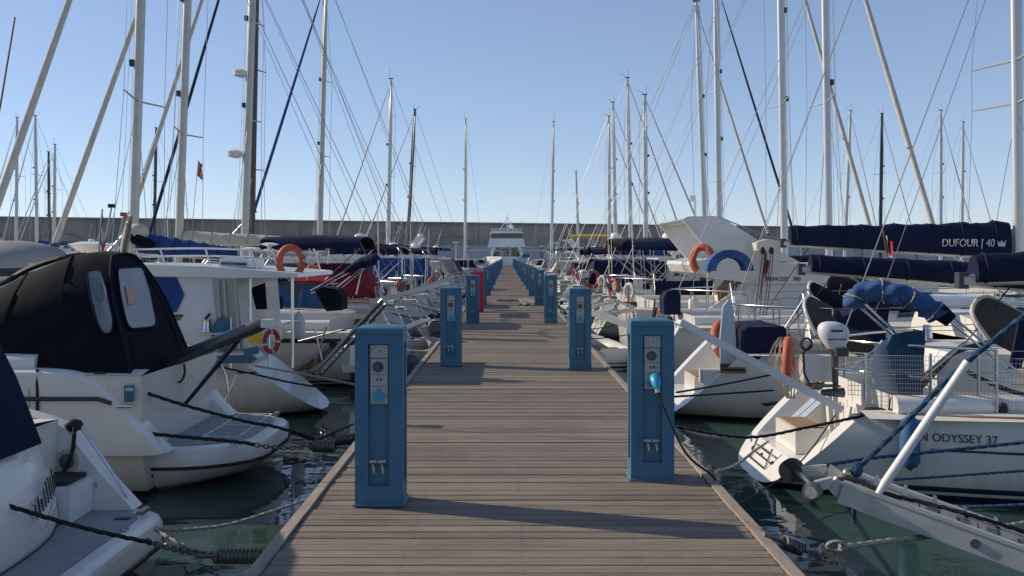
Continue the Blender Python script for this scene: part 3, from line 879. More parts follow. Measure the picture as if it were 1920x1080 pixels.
def sailboat(label, d, side, sx, L=11.0, B=3.5, fa=.88, ff=1.22, hullm='hull_white_navy', sw=.72, rake=.65, dl=1, hood=None, bim=None, rigk=None, group=None,
             roof='gelcoat', stripe='stripe_navy', scoop=True, wh=True, rail=True, dk=.45, cat='sailboat', roof_h=.42, ev=.72, lift=0.0):
    F = Fr(side, sx, d)
    root = thing('sailboat', label, cat, (sx + side * L / 2, d, WZ), group)
    h = Hull(F, L, B, fa, ff, sw=sw, rake=rake, dk=dk, ev=ev, lift=lift, nt=15 if dl else 10, nq=14 if dl > 1 else 8 if dl else 6)
    h.build(root, hullm, scoop=scoop and dl > 0, cock=(rake + .3, .36 * L, .27 * B))
    if stripe:
        for sg in (1, -1):
            rows = [[h.at(u, h.sheer(u / L) - .17, sg), h.at(u, h.sheer(u / L) - .205, sg)] for u in [rake + .4 + k * (L - rake - 1.0) / 14 for k in range(15)]]
            MB().loft(rows).build('sheer_stripe', stripe, root)
    coachroof(h, root, .36 * L, .74 * L, roof_h, .30 * B, .16 * B, roof, 3)
    if rail: rails(h, root, dl)
    if hood: sprayhood(F, root, .33 * L, h.sheer(.36) + .22, .29 * B, .62, .95, hood)
    if bim: bimini(F, root, rake + .4, .27 * L, .30 * B, fa + 1.65, fa + .3, bim)
    if wh and dl > 0: wheel(F, root, rake + 1.25, 0, fa + .42, .42 if dl > 1 else .38)
    if dl > 0:
        for u in (.45, .60, .68):
            MB().box(F(u * L, 0, h.sheer(u) + roof_h * 1.02 * (1 - .75 * ((u - .36) / .38) ** 2.2) + .05), (.42, .42, .05)).build('hatch', 'dark_glass', root)
        for sg in (1, -1):
            MB().tube([F(.30 * L, sg * .30 * B, fa + .22), F(.30 * L, sg * .30 * B, fa + .40)], [.07, .05], 10).build('winch', 'steel', root, 40)
    if rigk: rig(F, h, root, d, dl=dl, **rigk)
    if 19 < d < 90 and abs(sx) < 4: stern_gear(root, F, h, int(d * 10) + side)
    return root, F, h

def prof_solid(F, prof, wf, name, mat, root, smooth=None):
    """profile polygon (u, z) with half width wf(z, u), closed on both sides"""
    rows = [[F(u, sg * wf(z, u), z) for u, z in prof] for sg in (1, -1)]
    n = len(prof); m = MB()
    m.add(rows[0] + rows[1], [tuple(range(n)), tuple(range(n, 2 * n))[::-1]] + [(i, (i + 1) % n, n + (i + 1) % n, n + i) for i in range(n)])
    return m.build(name, mat, root, smooth)
def side_pane(F, poly, wf, sg, mat, parent, name='window', out=.006, th=.01):
    return MB().prism([F(u, sg * (wf(z, u) + out), z) for u, z in poly], (0, sg * th, 0)).build(name, mat, parent)

def motorboat(label, d, side, sx, L=10.0, B=3.4, fa=1.0, ff=1.5, hullm='hull_white_black', fly=True, canvas=None, arch=True, group=None, cabin_h=1.25, dome=True, glass='dark_glass', dl=1, fly_canvas=None, cat='motorboat'):
    F = Fr(side, sx, d)
    root = thing('motorboat', label, cat, (sx + side * L / 2, d, WZ), group)
    h = Hull(F, L, B, fa, ff, sw=.90, rake=-.05, bowr=1.5, ev=.5, ez=.75, dk=.5, nt=12, nq=7)
    h.build(root, hullm, scoop=False, cock=(.35, .30 * L, .36 * B))
    # bathing platform
    o = [(-.75, -B * .36), (-.55, -B * .44), (.1, -B * .44), (.1, B * .44), (-.55, B * .44), (-.75, B * .36)]
    MB().prism([F(u, v, .28) for u, v in o], (0, 0, .12)).build('bathing_platform', 'gelcoat', root)
    z0 = fa + .05
    wf = lambda z, u: (.40 * B - .10 * max(0, z - z0)) * (1 if u < .6 * L else 1 - .5 * (u - .6 * L) / (.3 * L))
    c0, c1 = .30 * L, .74 * L
    prof = [(c0, z0 - .3), (c1 + .2, z0 + .05), (c1 - .55, z0 + cabin_h * .62), (c1 - 1.25, z0 + cabin_h), (c0 - .1, z0 + cabin_h), (c0, z0 + cabin_h * .9)]
    c = prof_solid(F, prof, wf, 'cabin', 'gelcoat', root, 20)
    for sg in (1, -1):
        w = [(c0 + .25, z0 + cabin_h * .48), (c0 + (c1 - c0) * .45, z0 + cabin_h * .48), (c0 + (c1 - c0) * .45, z0 + cabin_h * .86), (c0 + .35, z0 + cabin_h * .86)]
        side_pane(F, w, wf, sg, glass, c)
        w = [(c0 + (c1 - c0) * .50, z0 + cabin_h * .48), (c1 - .75, z0 + cabin_h * .48), (c1 - 1.15, z0 + cabin_h * .86), (c0 + (c1 - c0) * .50, z0 + cabin_h * .86)]
        side_pane(F, w, wf, sg, glass, c)
    # aft door pane
    MB().box(F(c0 - .07, 0, z0 + cabin_h * .42), (.03, B * .5, cabin_h * .75)).build('saloon_door', glass, c)
    # roof slab
    zr = z0 + cabin_h
    r0, r1 = (c0 - .9 if fly else c0 - .3), c1 - 1.0
    prof = [(r0, zr + .01), (r1, zr + .01), (r1 + .12, zr + .06), (r1, zr + .13), (r0, zr + .13), (r0 - .1, zr + .07)]
    prof_solid(F, prof, lambda z, u: .385 * B, 'roof', 'gelcoat', root, 20)
    if fly:
        prof = [(r0 + .3, zr + .135), (r1 - .2, zr + .135), (r1 - .9, zr + .62), (r1 - 1.05, zr + .62), (r1 - 1.0, zr + .35), (r0 + .5, zr + .35), (r0 + .1, zr + .45)]
        prof_solid(F, prof, lambda z, u: .37 * B, 'flybridge', 'gelcoat', root)
        q = [(r1 - .25, zr + .45), (r1 - .95, zr + .62), (r1 - 1.15, zr + .92), (r1 - .95, zr + .92)]
        MB().loft([[F(r1 - .45, v, zr + .60), F(r1 - .80, v * .97, zr + .90)] for v in (-.34 * B, -.2 * B, 0, .2 * B, .34 * B)]).build('wind_deflector', glass, root)
    if arch:
        za = zr + (.15 if fly else .05); ha = 1.0 if fly else .7
        for sg in (1, -1):
            MB().prism([F(r0 + 1.1, sg * .37 * B, za), F(r0 + 1.9, sg * .37 * B, za), F(r0 + .85, sg * .35 * B, za + ha), F(r0 + .35, sg * .35 * B, za + ha)], (0, -sg * .12, 0)).build('arch_leg', 'gelcoat', root)
        MB().box(F(r0 + .6, 0, za + ha + .03), (.55, .70 * B, .12)).build('arch_top', 'gelcoat', root)
        if dome:
            MB().tube([F(r0 + .6, 0, za + ha + .095), F(r0 + .6, 0, za + ha + .22), F(r0 + .6, 0, za + ha + .32), F(r0 + .6, 0, za + ha + .36)], [.26, .28, .2, .04], 14).build('radar_dome', 'gelcoat', root, 60)
        for v in (-.25 * B, .28 * B):
            tube('antenna', [F(r0 + .6, v, za + ha + .08), F(r0 + .2, v, za + ha + rnd.uniform(1.0, 2.2))], .012, 'gelcoat', root, 5)
    if canvas:
        u0, u1 = .25, c0 - .02
        rows = [[F(u + dx, v * .42 * B, z0 + .1 + hgt) for v, hgt in ((1, 0), (.97, cabin_h * .6), (.85, cabin_h * .92), (.4, cabin_h * .98), (-.4, cabin_h * .98), (-.85, cabin_h * .92), (-.97, cabin_h * .6), (-1, 0))] for u, dx in ((u0 - .1, 0), (u0 + .25, .0), ((u0 + u1) / 2, 0), (u1, 0))]
        rows[0] = [F(u0 - .1 + .5 * (p.z - WZ - z0 - .1) / cabin_h, p.y - F.yc, p.z - WZ) for p in rows[0]]
        m = MB().loft(rows); m.add(rows[0], [tuple(range(8))]); m.build('cockpit_tent', canvas, root, 40)
    if fly_canvas:
        bimini(F, root, r0 + .4, r1 - .8, .33 * B, zr + 1.75, zr + .4, fly_canvas)
    # bow rail
    for sg in (1, -1):
        pts = []
        for k in range(6):
            t = .45 + .52 * k / 5; u, v, z = h.pt(t, 1, sg)
            p = F(u, v * .92, z); pts.append(p + Vector((0, 0, .55)))
            tube('rail_post', [p, p + Vector((0, 0, .55))], .012, 'steel', root, 5)
        tube('bow_rail', pts, .0135, 'steel', root, 5)
    for sg in (1, -1):
        rows = [[h.at(u, h.sheer(u / L) - .10, sg), h.at(u, h.sheer(u / L) - .17, sg)] for u in [.1 + k * (L - 1.2) / 12 for k in range(13)]]
        MB().loft(rows).build('rubbing_strake', rnd.choice(('stripe_navy', 'rubber', 'stripe_navy')), root)
    return root, F, h

def stern_gear(root, F, h, seed):
    q = random.Random(seed); B = h.B; z = h.fa; u0 = h.rake
    k = seed % 4
    # aerial poles and a wind generator
    for _ in range(q.randint(1, 3)):
        v = q.uniform(-.4, .4) * B; u = u0 + q.uniform(.1, .5); hh = q.uniform(1.2, 2.6)
        tube('aerial', [F(u, v, z), F(u + q.uniform(-.1, .1), v, z + hh)], .012, q.choice(('steel', 'gelcoat')), root, 5)
    if k in (0, 2):
        v = q.choice((-.38, .38)) * B; top = F(u0 + .25, v, z + 2.3)
        tube('generator_pole', [F(u0 + .25, v, z), top], .022, 'steel', root)
        g = MB().tube([top + Vector((-.25, 0, .05)), top + Vector((.2, 0, .05)), top + Vector((.3, 0, .05))], [.05, .07, .02], 8).build('wind_generator', 'gelcoat', root, 60)
        for j in range(3):
            a = q.uniform(0, 2) + 2 * pi * j / 3; MB().bar(top + Vector((.26, 0, .05)), top + Vector((.26, .42 * math.cos(a), .05 + .42 * math.sin(a))), .05, .01, up=(1, 0, 0)).build('generator_blade', 'dark_plastic', g)
    if k in (1, 2):                                          # arch with a solar panel
        zt = z + q.uniform(1.5, 1.9)
        for sg in (1, -1): tube('arch_tube', spline([F(u0 + .1, sg * .38 * B, z), F(u0 + .05, sg * .36 * B, zt - .3), F(u0 + .2, sg * .30 * B, zt), F(u0 + .25, 0, zt + .03)], 4), .02, 'steel', root)
        MB().box(F(u0 + .45, 0, zt + .07), (.75, .5 * B, .03)).build('solar_panel', 'solar_panel', root)
    if k == 3: bimini(F, root, u0 + .5, .28 * h.L, .31 * B, z + 1.55, z + .3, q.choice(('navy_canvas', 'cream_canvas', 'navy_canvas')))
    for sg in (1, -1):                                       # weather cloths along the cockpit rails
        if q.random() < .6:
            a, b = F(u0 + 1.0, sg * h.half(.15) * .97, z + .08), F(.32 * h.L, sg * h.half(.32) * .97, h.sheer(.32) + .08)
            MB().prism([a, b, b + Vector((0, 0, .5)), a + Vector((0, 0, .5))], (0, .012, 0)).build('weather_cloth', q.choice(('navy_canvas', 'cream_canvas', 'mid_blue_canvas', 'grey_canvas')), root)
    for _ in range(q.randint(3, 6)):                          # lockers, cushions, bags on deck
        s_ = (q.uniform(.15, .45), q.uniform(.15, .4), q.uniform(.1, .3)); u = q.uniform(u0 + .4, .33 * h.L); v = q.uniform(-.3, .3) * B
        c = F(u, v, z + .16 + s_[2] / 2); rows = [[c + Vector((x * s_[0] / 2 * f, y * s_[1] / 2 * f, (zz - .5) * s_[2])) for x, y in ((-1, -1), (1, -1), (1, 1), (-1, 1))] for zz, f in ((0, 1), (.8, 1), (1, .85))]
        MB().loft(rows, ring=True, cap=True).build('deck_bag', q.choice(('gelcoat', 'navy_canvas', 'cream_canvas', 'grey_canvas', 'teak', 'gelcoat_cream')), root)
    for _ in range(q.randint(2, 4)):                          # coils hung on the pushpit
        v = q.uniform(-.36, .36) * B; c = F(u0 + .12, v, z + .40); R = q.uniform(.07, .12)
        MB().tube([c + Vector((0.02 * math.sin(j), .8 * R * math.cos(2 * pi * j / 14), R * 1.4 * math.sin(2 * pi * j / 14))) for j in range(14)], .03, 5, closed=True).build('rope_coil', q.choice(('rope_pale', 'rope_dark', 'rope_blue', 'rope_pale')), root, 60)

# ------------------------------------------------------------------ small gear
def gangway(label, a, b, w, mat, slat_mat, side_h=.06, n=None, group='gangways', rollers=True):
    a, b = Vector(a), Vector(b)
    r = thing('gangway', label, 'gangway', a, group)
    d = (b - a); side = d.cross(Vector((0, 0, 1))).normalized(); up = side.cross(d).normalized()
    for sg in (1, -1):
        MB().bar(a + side * sg * w / 2, b + side * sg * w / 2, .03, side_h, up=up).build('side_rail', mat, r)
    n = n or int(d.length / .16)
    me = None
    for k in range(n):
        c = a + d * ((k + .5) / n)
        MB().bar(c - side * (w / 2 - .02), c + side * (w / 2 - .02), d.length / n * .72, .022, up=up).build('slat', slat_mat, r)
    if rollers:
        for sg in (1, -1): MB().tube([a + side * sg * (w / 2 + .02) - up * .03, a + side * sg * (w / 2 + .07) - up * .03], .06, 14).build('wheel', 'rubber', r, 40)
    return r
def plank_gangway(label, a, b, w, th, mat, group='gangways', holes=True):
    a, b = Vector(a), Vector(b)
    r = thing('gangway', label, 'gangway', a, group)
    d = (b - a); side = d.cross(Vector((0, 0, 1))).normalized(); up = side.cross(d).normalized()
    MB().bar(a, b, w, th, up=up).build('board', mat, r)
    for sg in (1, -1): MB().bar(a + side * sg * (w / 2 + .011) + up * .005, b + side * sg * (w / 2 + .011) + up * .005, .02, th + .03, up=up).build('side_rail', mat, r)
    if holes:
        n = int(d.length / .2)
        for k in range(n):
            c = a + d * ((k + .5) / n) - side * (w / 2 + .022)
            MB().disc(c, -side, .012, .004, 8).build('rail_hole', 'dark_plastic', r)
    return r
def lifebuoy(label, c, nrm, R=.30, r=.065, arc=300, start=-60, mat='orange', group='lifebuoys', tilt=0):
    c = Vector(c); n = Vector(nrm).normalized(); a = Vector((0, 0, 1)).cross(n).normalized(); b = n.cross(a)
    t = thing('lifebuoy', label, 'lifebuoy', c - b * R, group)
    pts = []
    N = 22
    for k in range(N + (0 if arc >= 360 else 1)):
        th = math.radians(start + arc * k / N + tilt); pts.append(c + a * math.cos(th) * R * .82 + b * math.sin(th) * R * 1.05)
    MB().tube(pts, r, 10, closed=arc >= 360).build('ring', mat, t, 60)
    for k in (3, 9, 15, 20) if arc >= 360 else ():
        if k < len(pts) - 1:
            MB().tube([pts[k].lerp(pts[k + 1], .1), pts[k].lerp(pts[k + 1], .9)], r * 1.06, 10).build('reflective_band', 'flag_white', t, 60)
    return t
def flag(label, p0, p1, w, mats=('flag_green', 'flag_white', 'flag_red'), droop=.75, side=1, hgt=.7, group='ensigns', pole_r=.012):
    """pole from p0 to p1, cloth drooping from the top"""
    p0, p1 = Vector(p0), Vector(p1)
    t = thing('ensign', label, 'flag', p0, group)
    tube('pole', [p0, p1], pole_r, 'varnished_wood' if pole_r > .011 else 'wire', t)
    d = (p0 - p1).normalized()
    for i, mt in enumerate(mats):
        rows = []
        for j in range(5):
            f = (i + j / 4) / len(mats)
            row = []
            for k in range(9):
                q = k / 8
                base = p1 + d * (hgt * q + .02)
                o = Vector((side * w * f * (1 - droop), .05 * math.sin(f * 11 + q * 3) * f * 2, -w * f * droop + .0))
                row.append(base + o)
            rows.append(row)
        MB().loft(rows).build('cloth_band', mt, t, 60)
    return t
def fender(label, c, L, r, mat, group='fenders', top=None):
    c = Vector(c); t = thing('fender', label, 'fender', c - Vector((0, 0, L / 2)), group)
    pr = [(-.5, .12), (-.47, .3), (-.42, .75), (-.34, 1), (.30, 1), (.38, .8), (.44, .35), (.5, .2)]
    MB().tube([c + Vector((0, 0, L * a)) for a, b in pr], [r * b for a, b in pr], 14).build('body', mat, t, 60)
    tube('lanyard', [c + Vector((0, 0, L * .5)), Vector(top) if top else c + Vector((.02, 0.05, L * .5 + .35))], .007, 'rope_pale', t, 5)
    return t
def spring(label, a, b, R=.06, turns=9, r=.011, group='mooring springs'):
    a, b = Vector(a), Vector(b); t = thing('mooring_spring', label, 'spring', a, group)
    d = b - a; x, y = frame_axes(d); pts = []
    for k in range(turns * 10 + 1):
        th = 2 * pi * k / 10; pts.append(a + d * (k / (turns * 10)) + (x * math.cos(th) + y * math.sin(th)) * R)
    MB().tube(pts, r, 5).build('coil', 'galvanised', t, 60)
    for p, q in ((a, -1), (b, 1)): tube('end_loop', [p - d.normalized() * .02 * q, p + d.normalized() * .12 * q], .012, 'galvanised', t)
    return t
def net_panel(root, a, b, h, nx, nz, mat='net_cord', r=.003, name='net'):
    a, b = Vector(a), Vector(b); m = MB(); up = Vector((0, 0, h))
    for k in range(nx + 1): m.tube([a.lerp(b, k / nx), a.lerp(b, k / nx) + up], r, 3)
    for k in range(nz + 1): m.tube([a + up * k / nz, b + up * k / nz], r, 3)
    o = m.build(name, mat, root); o['kind'] = 'stuff'
    return o
def outboard(label, c, s, leg=.75, yaw=1, cowl='gelcoat_cool', group='outboard motors'):
    """c: middle of the cowl"""
    c = Vector(c); t = thing('outboard_motor', label, 'motor', c - Vector((0, 0, leg)), group)
    rows = []
    for z, wx, wy, ox in ((-.62, .16, .26, .06), (-.48, .30, .40, .05), (-.28, .44, .50, .03), (-.05, .54, .54, .0), (.14, .56, .54, -.02), (.30, .50, .48, -.05), (.42, .36, .36, -.09), (.47, .16, .18, -.12)):
        rows.append([c + Vector((ox * s + s * wx * math.copysign(abs(math.cos(a)) ** .8, math.cos(a)), s * wy * .75 * math.copysign(abs(math.sin(a)) ** .8, math.sin(a)), z * s)) for a in [2 * pi * k / 20 for k in range(20)]])
    cw = MB().loft(rows, ring=True, cap=True).build('cowl', cowl, t, 60)
    MB().box(c + Vector((-.02 * s, -.395 * s, .16 * s)), (.42 * s, .02, .07 * s)).build('cowl_decal', 'lettering_dark', cw)
    MB().box(c + Vector((0, -.385 * s, -.15 * s)), (.7 * s, .02, .03 * s)).build('cowl_seam', 'lettering_dark', cw)
    MB().tube([c + Vector((0, 0, -.5 * s)), c + Vector((.01, 0, -.75 * s)), c + Vector((.02, 0, -leg * .9))], [.24 * s, .13 * s, .10 * s], 10).build('leg', 'galvanised', t, 60)
    MB().box(c + Vector((-.06, 0, -leg * .82)), (.22, .13, .015)).build('cavitation_plate', 'galvanised', t)
    MB().tube([c + Vector((-.12, 0, -leg * .93)), c + Vector((.10, 0, -leg * .93))], [.03, .05], 8).build('gearcase', 'galvanised', t, 60)
    MB().box(c + Vector((.20 * s, 0, -.62 * s)), (.12, .20, .30 * s)).build('clamp_bracket', 'dark_plastic', t)
    return t

# ================================================================== RIGHT ROW
SIDE = {1: XR, -1: XL}
# --- nearest right: white sloop with scoop stern
r1, F1, h1 = sailboat('white sloop nearest on the right with open stepped stern, blue fender and netted rails', 9.7, 1, 2.50, L=11.3, B=3.55, fa=.76, ff=1.2, sw=.56, rake=.80, dl=2, ev=.50, dk=.55, lift=.27,
    hullm='hull_white_navy', wh=False, stripe=None,
    rigk=dict(base_px=2540, top=(2530, -1900), r=.09, spr=(-700,), boom=(1803, 505, 526, 'navy_canvas', .42), genoa=None))
for sg in (1, -1):
    rows = [[h1.at(u, .50, sg), h1.at(u, .478, sg)] for u in [1.35 + k * .6 for k in range(15)]]
    MB().loft(rows).build('sheer_stripe', 'stripe_navy', r1)
    rows = [[h1.at(u, .145, sg), h1.at(u, .12, sg)] for u in [1.0 + k * .6 for k in range(15)]]
    MB().loft(rows).build('boot_line', 'stripe_navy', r1)
# lettering follows the topside
def hull_text(h, body, u, z, width, size, mat, root, sg=-1):
    p = h.at(u, z, sg, .008); p2 = h.at(u + .3, z, sg, .008); p3 = h.at(u, z + .08, sg, .008)
    R = (p2 - p) if (p2 - p).x > 0 else (p - p2)
    text_part(body, size, p, R, p3 - p, mat, root, .003, width)
u = F1.upx(1785, 8.55); hull_text(h1, 'SUN ODYSSEY 37', u - .06, .60, .76, .105, 'lettering_dark', r1)
for sg in (1, -1):
    rows_ = [h1.W(t, 1, sg, .0) + Vector((0, -sg * .03, .02)) for t in [.0 + k * .05 for k in range(14)]]
    tube('toe_rail', rows_, .018, 'teak', r1, 6)
for v in (.34, .52): MB().prism([F1(.62, v, .42), F1(.62, v + .15, .42), F1(1.04, v + .15, .80), F1(1.04, v, .80)], (-.02, 0, 0)).build('transom_gate', 'hull_paleblue', r1)
for v in (-.62, -.3, .1, .45):
    MB().disc(F1(.16 + .02, v, .16), (-1, 0, .4), .022, .02, 10).build('drain', 'rubber', r1)
MB().tube([F1(.18, -.28, .30), F1(.10, -.28, .10), F1(.10, .28, .10), F1(.18, .28, .30)], .014, 6).build('swim_ladder', 'steel', r1, 60)
for z_ in (.16, .23): tube('ladder_rung', [F1(.13 + (z_ - .1) * .4, -.28, z_), F1(.13 + (z_ - .1) * .4, .28, z_)], .011, 'steel', r1)
for sg in (1, -1):
    MB().box(F1(1.45, sg * .98, .84), (.24, .05, .035)).build('quarter_cleat', 'steel', r1)
    MB().box(F1(1.25, sg * .93, .80), (.30, .10, .035)).build('deck_vent', 'plate_grey', r1)
# stern rails, netting
for a, b in (((1622, 745, 8.85), (1745, 748, 8.75)), ((1745, 748, 8.75), (1935, 752, 8.5))):
    A_, B2 = P(*a), P(*b)
    A_.z = B2.z = .14; net_panel(r1, A_, B2, .52, 26, 12, name='rail_net', r=.0022)
tube('lifeline', [P(1565, 690, 9.0), P(1745, 700, 8.8), P(1935, 700, 8.55)], .006, 'steel', r1)
for px in (1622, 1745, 1868):
    a = P(px, 748, 8.8); tube('stanchion', [a, Vector((a.x, a.y, .68))], .013, 'steel', r1)
# dark rubber cleats on the quarter
MB().ellip(P(1640, 771, 8.82), (.12, .06, .04)).build('fairlead', 'rubber', r1, 60)
MB().ellip(P(1880, 768, 8.6), (.05, .05, .07)).build('winch_drum', 'rubber', r1, 60)
# cockpit seat backs and white locker in the sun
MB().prism([P(1762, 700, 9.3), P(1785, 662, 9.3), P(1850, 655, 9.3), P(1905, 690, 9.3), P(1905, 735, 9.3), P(1762, 735, 9.3)], (0, .9, 0)).build('locker', 'gelcoat', r1)
tube('grab_rail', spline([P(1700, 752, 9.1), P(1760, 690, 9.1), P(1790, 660, 9.1), P(1845, 645, 9.15), P(1862, 640, 9.2)]), .03, 'rubber', r1)
tube('grab_rail', spline([P(1800, 690, 9.05), P(1850, 715, 9.05), P(1900, 735, 9.0), P(1940, 742, 9.0)]), .025, 'rubber', r1)
tube('helm_tube', [P(1768, 755, 9.0), P(1808, 688, 9.0)], .028, 'steel', r1, 10)
# pale board and folded teal cover at the helm
MB().prism(list(P(a, b, 9.15) for a, b in ((1640, 745), (1638, 690), (1642, 655), (1655, 638), (1672, 645), (1684, 670), (1690, 745))), (0, .03, 0)).build('boarding_panel', 'hull_paleblue', r1)
rows = []
for k in range(6):
    f = k / 5
    rows.append([P(a + (1 - f) * 0 + 4 * math.sin(i * 2.1 + k), b, 9.05 + .35 * f) for i, (a, b) in enumerate(((1662, 650), (1670, 628), (1700, 622), (1728, 620), (1732, 640), (1730, 700), (1728, 748), (1690, 748), (1676, 690)))])
MB().loft(rows, ring=True, cap=True).build('helm_cover', 'teal_canvas', r1, 60)
# rolled blue bimini on its frame
pts = spline([P(1594, 578, 9.2), P(1604, 552, 9.15), P(1640, 540, 9.1), P(1680, 545, 9.0), (P(1720, 560, 8.95)), P(1752, 578, 8.9), P(1764, 590, 8.9)], 5)
rr2 = random.Random(5)
rows = []
for k, p in enumerate(pts):
    dv = (pts[min(k + 1, len(pts) - 1)] - pts[max(k - 1, 0)]).normalized(); sdv = Vector((0, 1, 0)); upv = dv.cross(sdv).normalized()
    if upv.z < 0: upv = -upv
    e = .55 if k in (0, len(pts) - 1) else 1
    row = []
    for j in range(16):
        t = 2 * pi * j / 16; f = 1 + .16 * math.sin(3 * t + k * 1.3) + rr2.uniform(-.12, .12)
        zz = math.sin(t) * (.075 if math.sin(t) > 0 else .125)
        row.append(p + sdv * math.cos(t) * .10 * f * e + upv * zz * f * e)
    rows.append(row)
b_ = MB().loft(rows, ring=True, cap=True).build('rolled_bimini', 'mid_blue_canvas', r1, 70)
for k in range(4, len(pts) - 3, 7): tube('canvas_tie', [p_ + (p_ - pts[k]) * .04 for p_ in rows[k]] + [rows[k][0]], .008, 'rope_pale', b_, 4)
for a, b in (((1764, 588, 8.9), (1900, 702, 8.7)), ((1770, 580, 8.9), (1912, 700, 8.75)), ((1608, 572, 9.2), (1700, 652, 9.3)), ((1618, 566, 9.2), (1712, 655, 9.3)), ((1812, 640, 9.0), (1700, 735, 9.1)), ((1806, 640, 9.0), (1690, 740, 9.2)), ((1660, 640, 9.3), (1600, 690, 9.3))):
    tube('bimini_frame', [P(*a), P(*b)], .013, 'steel', b_, 6)
MB().tube([P(1758, 582, 8.9), P(1784, 602, 8.85)], [.09, .07], 10).build('frame_sleeve', 'black_canvas', b_, 60)
# sprayhoods: dark inside, pale edge, open to the stern
def hood_at(root, pxs, d, inside, edge, strip=None):
    """arched hood seen from the side and behind: list of outline pixels (aft bow), depth run forward"""
    d0, d1 = d; n = 9
    (x0, y0), (xt, yt), (x1, y1), (xb, yb) = pxs
    aft = spline([P(xb, yb, d0), P(x0, y0, d0 + .1), P(xt, yt, (d0 + d1) / 2), P(x1, y1, d1 - .1)], 4)
    fwd = [p + Vector((.85, 0, -.32)) + Vector((0, (0.5 - i / len(aft)) * .1, -.1)) for i, p in enumerate(aft)]
    base = [p + Vector((1.15, 0, -.75)) for p in aft]
    s = MB().loft([aft, fwd, base]).build('sprayhood', inside, root, 60)
    tube('hood_edge', aft, .022, edge, s, 8)
    tube('hood_strut', [P(x0, y0 + 12, d0 + .1), P(xb, yb, d0)], .011, 'steel', s)
    tube('hood_strut', [P(x1, y1, d1 - .1), P(xb, yb, d0)], .011, 'steel', s)
    return s
hood_at(r1, ((1822, 585), (1850, 556), (1915, 588), (1856, 640)), (9.3, 10.4), 'brown_canvas', 'cream_canvas')
MB().prism([P(1912, 600, 8.9), P(1938, 600, 8.9), P(1915, 692, 8.8), P(1893, 692, 8.8)], (0, .03, 0)).build('hood_flap', 'navy_canvas', r1)
tag(fender('blue covered fender hanging at the side of the nearest right sloop', P(1706, 828, 8.42), .52, .088, 'fender_blue', top=P(1706, 760, 8.62)), None)
outboard('white and grey outboard motor clamped on the stern rail of the nearest right sloop', P(1563, 627, 9.25), .27, leg=.62)
lifebuoy('orange horseshoe buoy in a net bag on the stern rail of the nearest right sloop', P(1479, 680, 9.5), (1, -.45, 0), .22, .042, arc=270, start=-45)
nb = thing('net_bag', 'knotted cord net bag hanging round the orange horseshoe buoy', 'net', P(1478, 760, 9.5))
m = MB()
for k in range(18):
    a = 2 * pi * k / 18
    q = []
    for j in range(11):
        t = j / 10; py = 632 + 115 * t; w = .22 * math.sin(pi * (.08 + .86 * t)) ** .6 * (1 - .45 * max(0, t - .55) / .45)
        c = P(1478 + 6 * t, py, 9.5); q.append(c + Vector((w * math.cos(a + t * .8), w * .45 * math.sin(a + t * .8), 0)))
    m.tube(q, .0042, 3)
    q2 = []
    for j in range(11):
        t = j / 10; py = 632 + 115 * t; w = .22 * math.sin(pi * (.08 + .86 * t)) ** .6 * (1 - .45 * max(0, t - .55) / .45)
        c = P(1478 + 6 * t, py, 9.5); q2.append(c + Vector((w * math.cos(a - t * .8), w * .45 * math.sin(a - t * .8), 0)))
    m.tube(q2, .0042, 3)
tag(m.build('cord_mesh', 'net_cord', nb), kind='stuff')
tube('drawstring', spline([P(1478, 634, 9.5), P(1476, 615, 9.5), P(1482, 600, 9.5)]), .006, 'rope_pale', nb)
bk = net_panel(r1, P(1590, 740, 9.3), P(1640, 742, 9.3), .42, 8, 9, name='stern_basket', mat='gelcoat', r=.004)
MB().box(P(1530, 690, 9.5), (.30, .18, .26)).build('stern_locker', 'gelcoat', r1)
lp = [P(1512 + 10 * math.cos(2 * pi * k / 16), 645 + 11 * math.sin(2 * pi * k / 16), 9.2) for k in range(17)] + [P(1506, 662, 9.2), P(1508, 700, 9.2), P(1520, 725, 9.2)]
tag(MB().tube(lp, .012, 6).build('coiled_rope', 'rope_dark', None, 60, loc=lp[-1]), 'coil of black rope hung on the stern rail beside the outboard motor', 'rope')
plank_gangway('white perforated gangway plank raised over the pontoon from the nearest right sloop', P(1272, 603, 9.2), P(1572, 766, 9.2), .20, .04, 'gelcoat_cool')

# --- second right sloop
r2, F2, h2 = sailboat('white sloop with long navy sail cover, sunlit stern beside the nearest right pedestal', 13.7, 1, 2.20, L=11.6, B=3.6, fa=.92, ff=1.3, sw=.62, rake=.95, dl=2, hullm='hull_white_black', ev=.55, lift=.2,
    hood=None, stripe=None, rigk=dict(base_px=2090, top=(2080, -1250), r=.09, spr=(-400,), boom=(1502, 552, 505, 'navy_canvas', .33), genoa=None))
hood_at(r2, ((1508, 575), (1522, 556), (1568, 592), (1530, 628)), (12.2, 14.2), 'brown_canvas', 'gelcoat')
hood_at(r2, ((1516, 545), (1524, 528), (1562, 552), (1528, 585)), (14.4, 15.2), 'black_canvas', 'gelcoat')
MB().prism([P(1560, 608, 12.4), P(1640, 560, 12.4), P(1668, 575, 12.4), P(1660, 640, 12.4), P(1620, 655, 12.4)], (0, .5, 0)).build('folded_hood', 'navy_canvas', r2)
bx = MB().prism([P(1392, 672, 12.5), P(1395, 622, 12.5), P(1405, 614, 12.5), P(1470, 612, 12.5), P(1490, 640, 12.5), P(1490, 680, 12.5)], (0, 1.2, 0)); bx.build('dinghy_cover', 'navy_canvas', r2, 30)
tube('bimini_frame', [P(1508, 560, 12.6), P(1468, 622, 12.6)], .02, 'steel', r2)
for a, b in (((1275, 640), (1300, 600)), ((1300, 600), (1395, 590)), ((1395, 590), (1440, 610))): pass
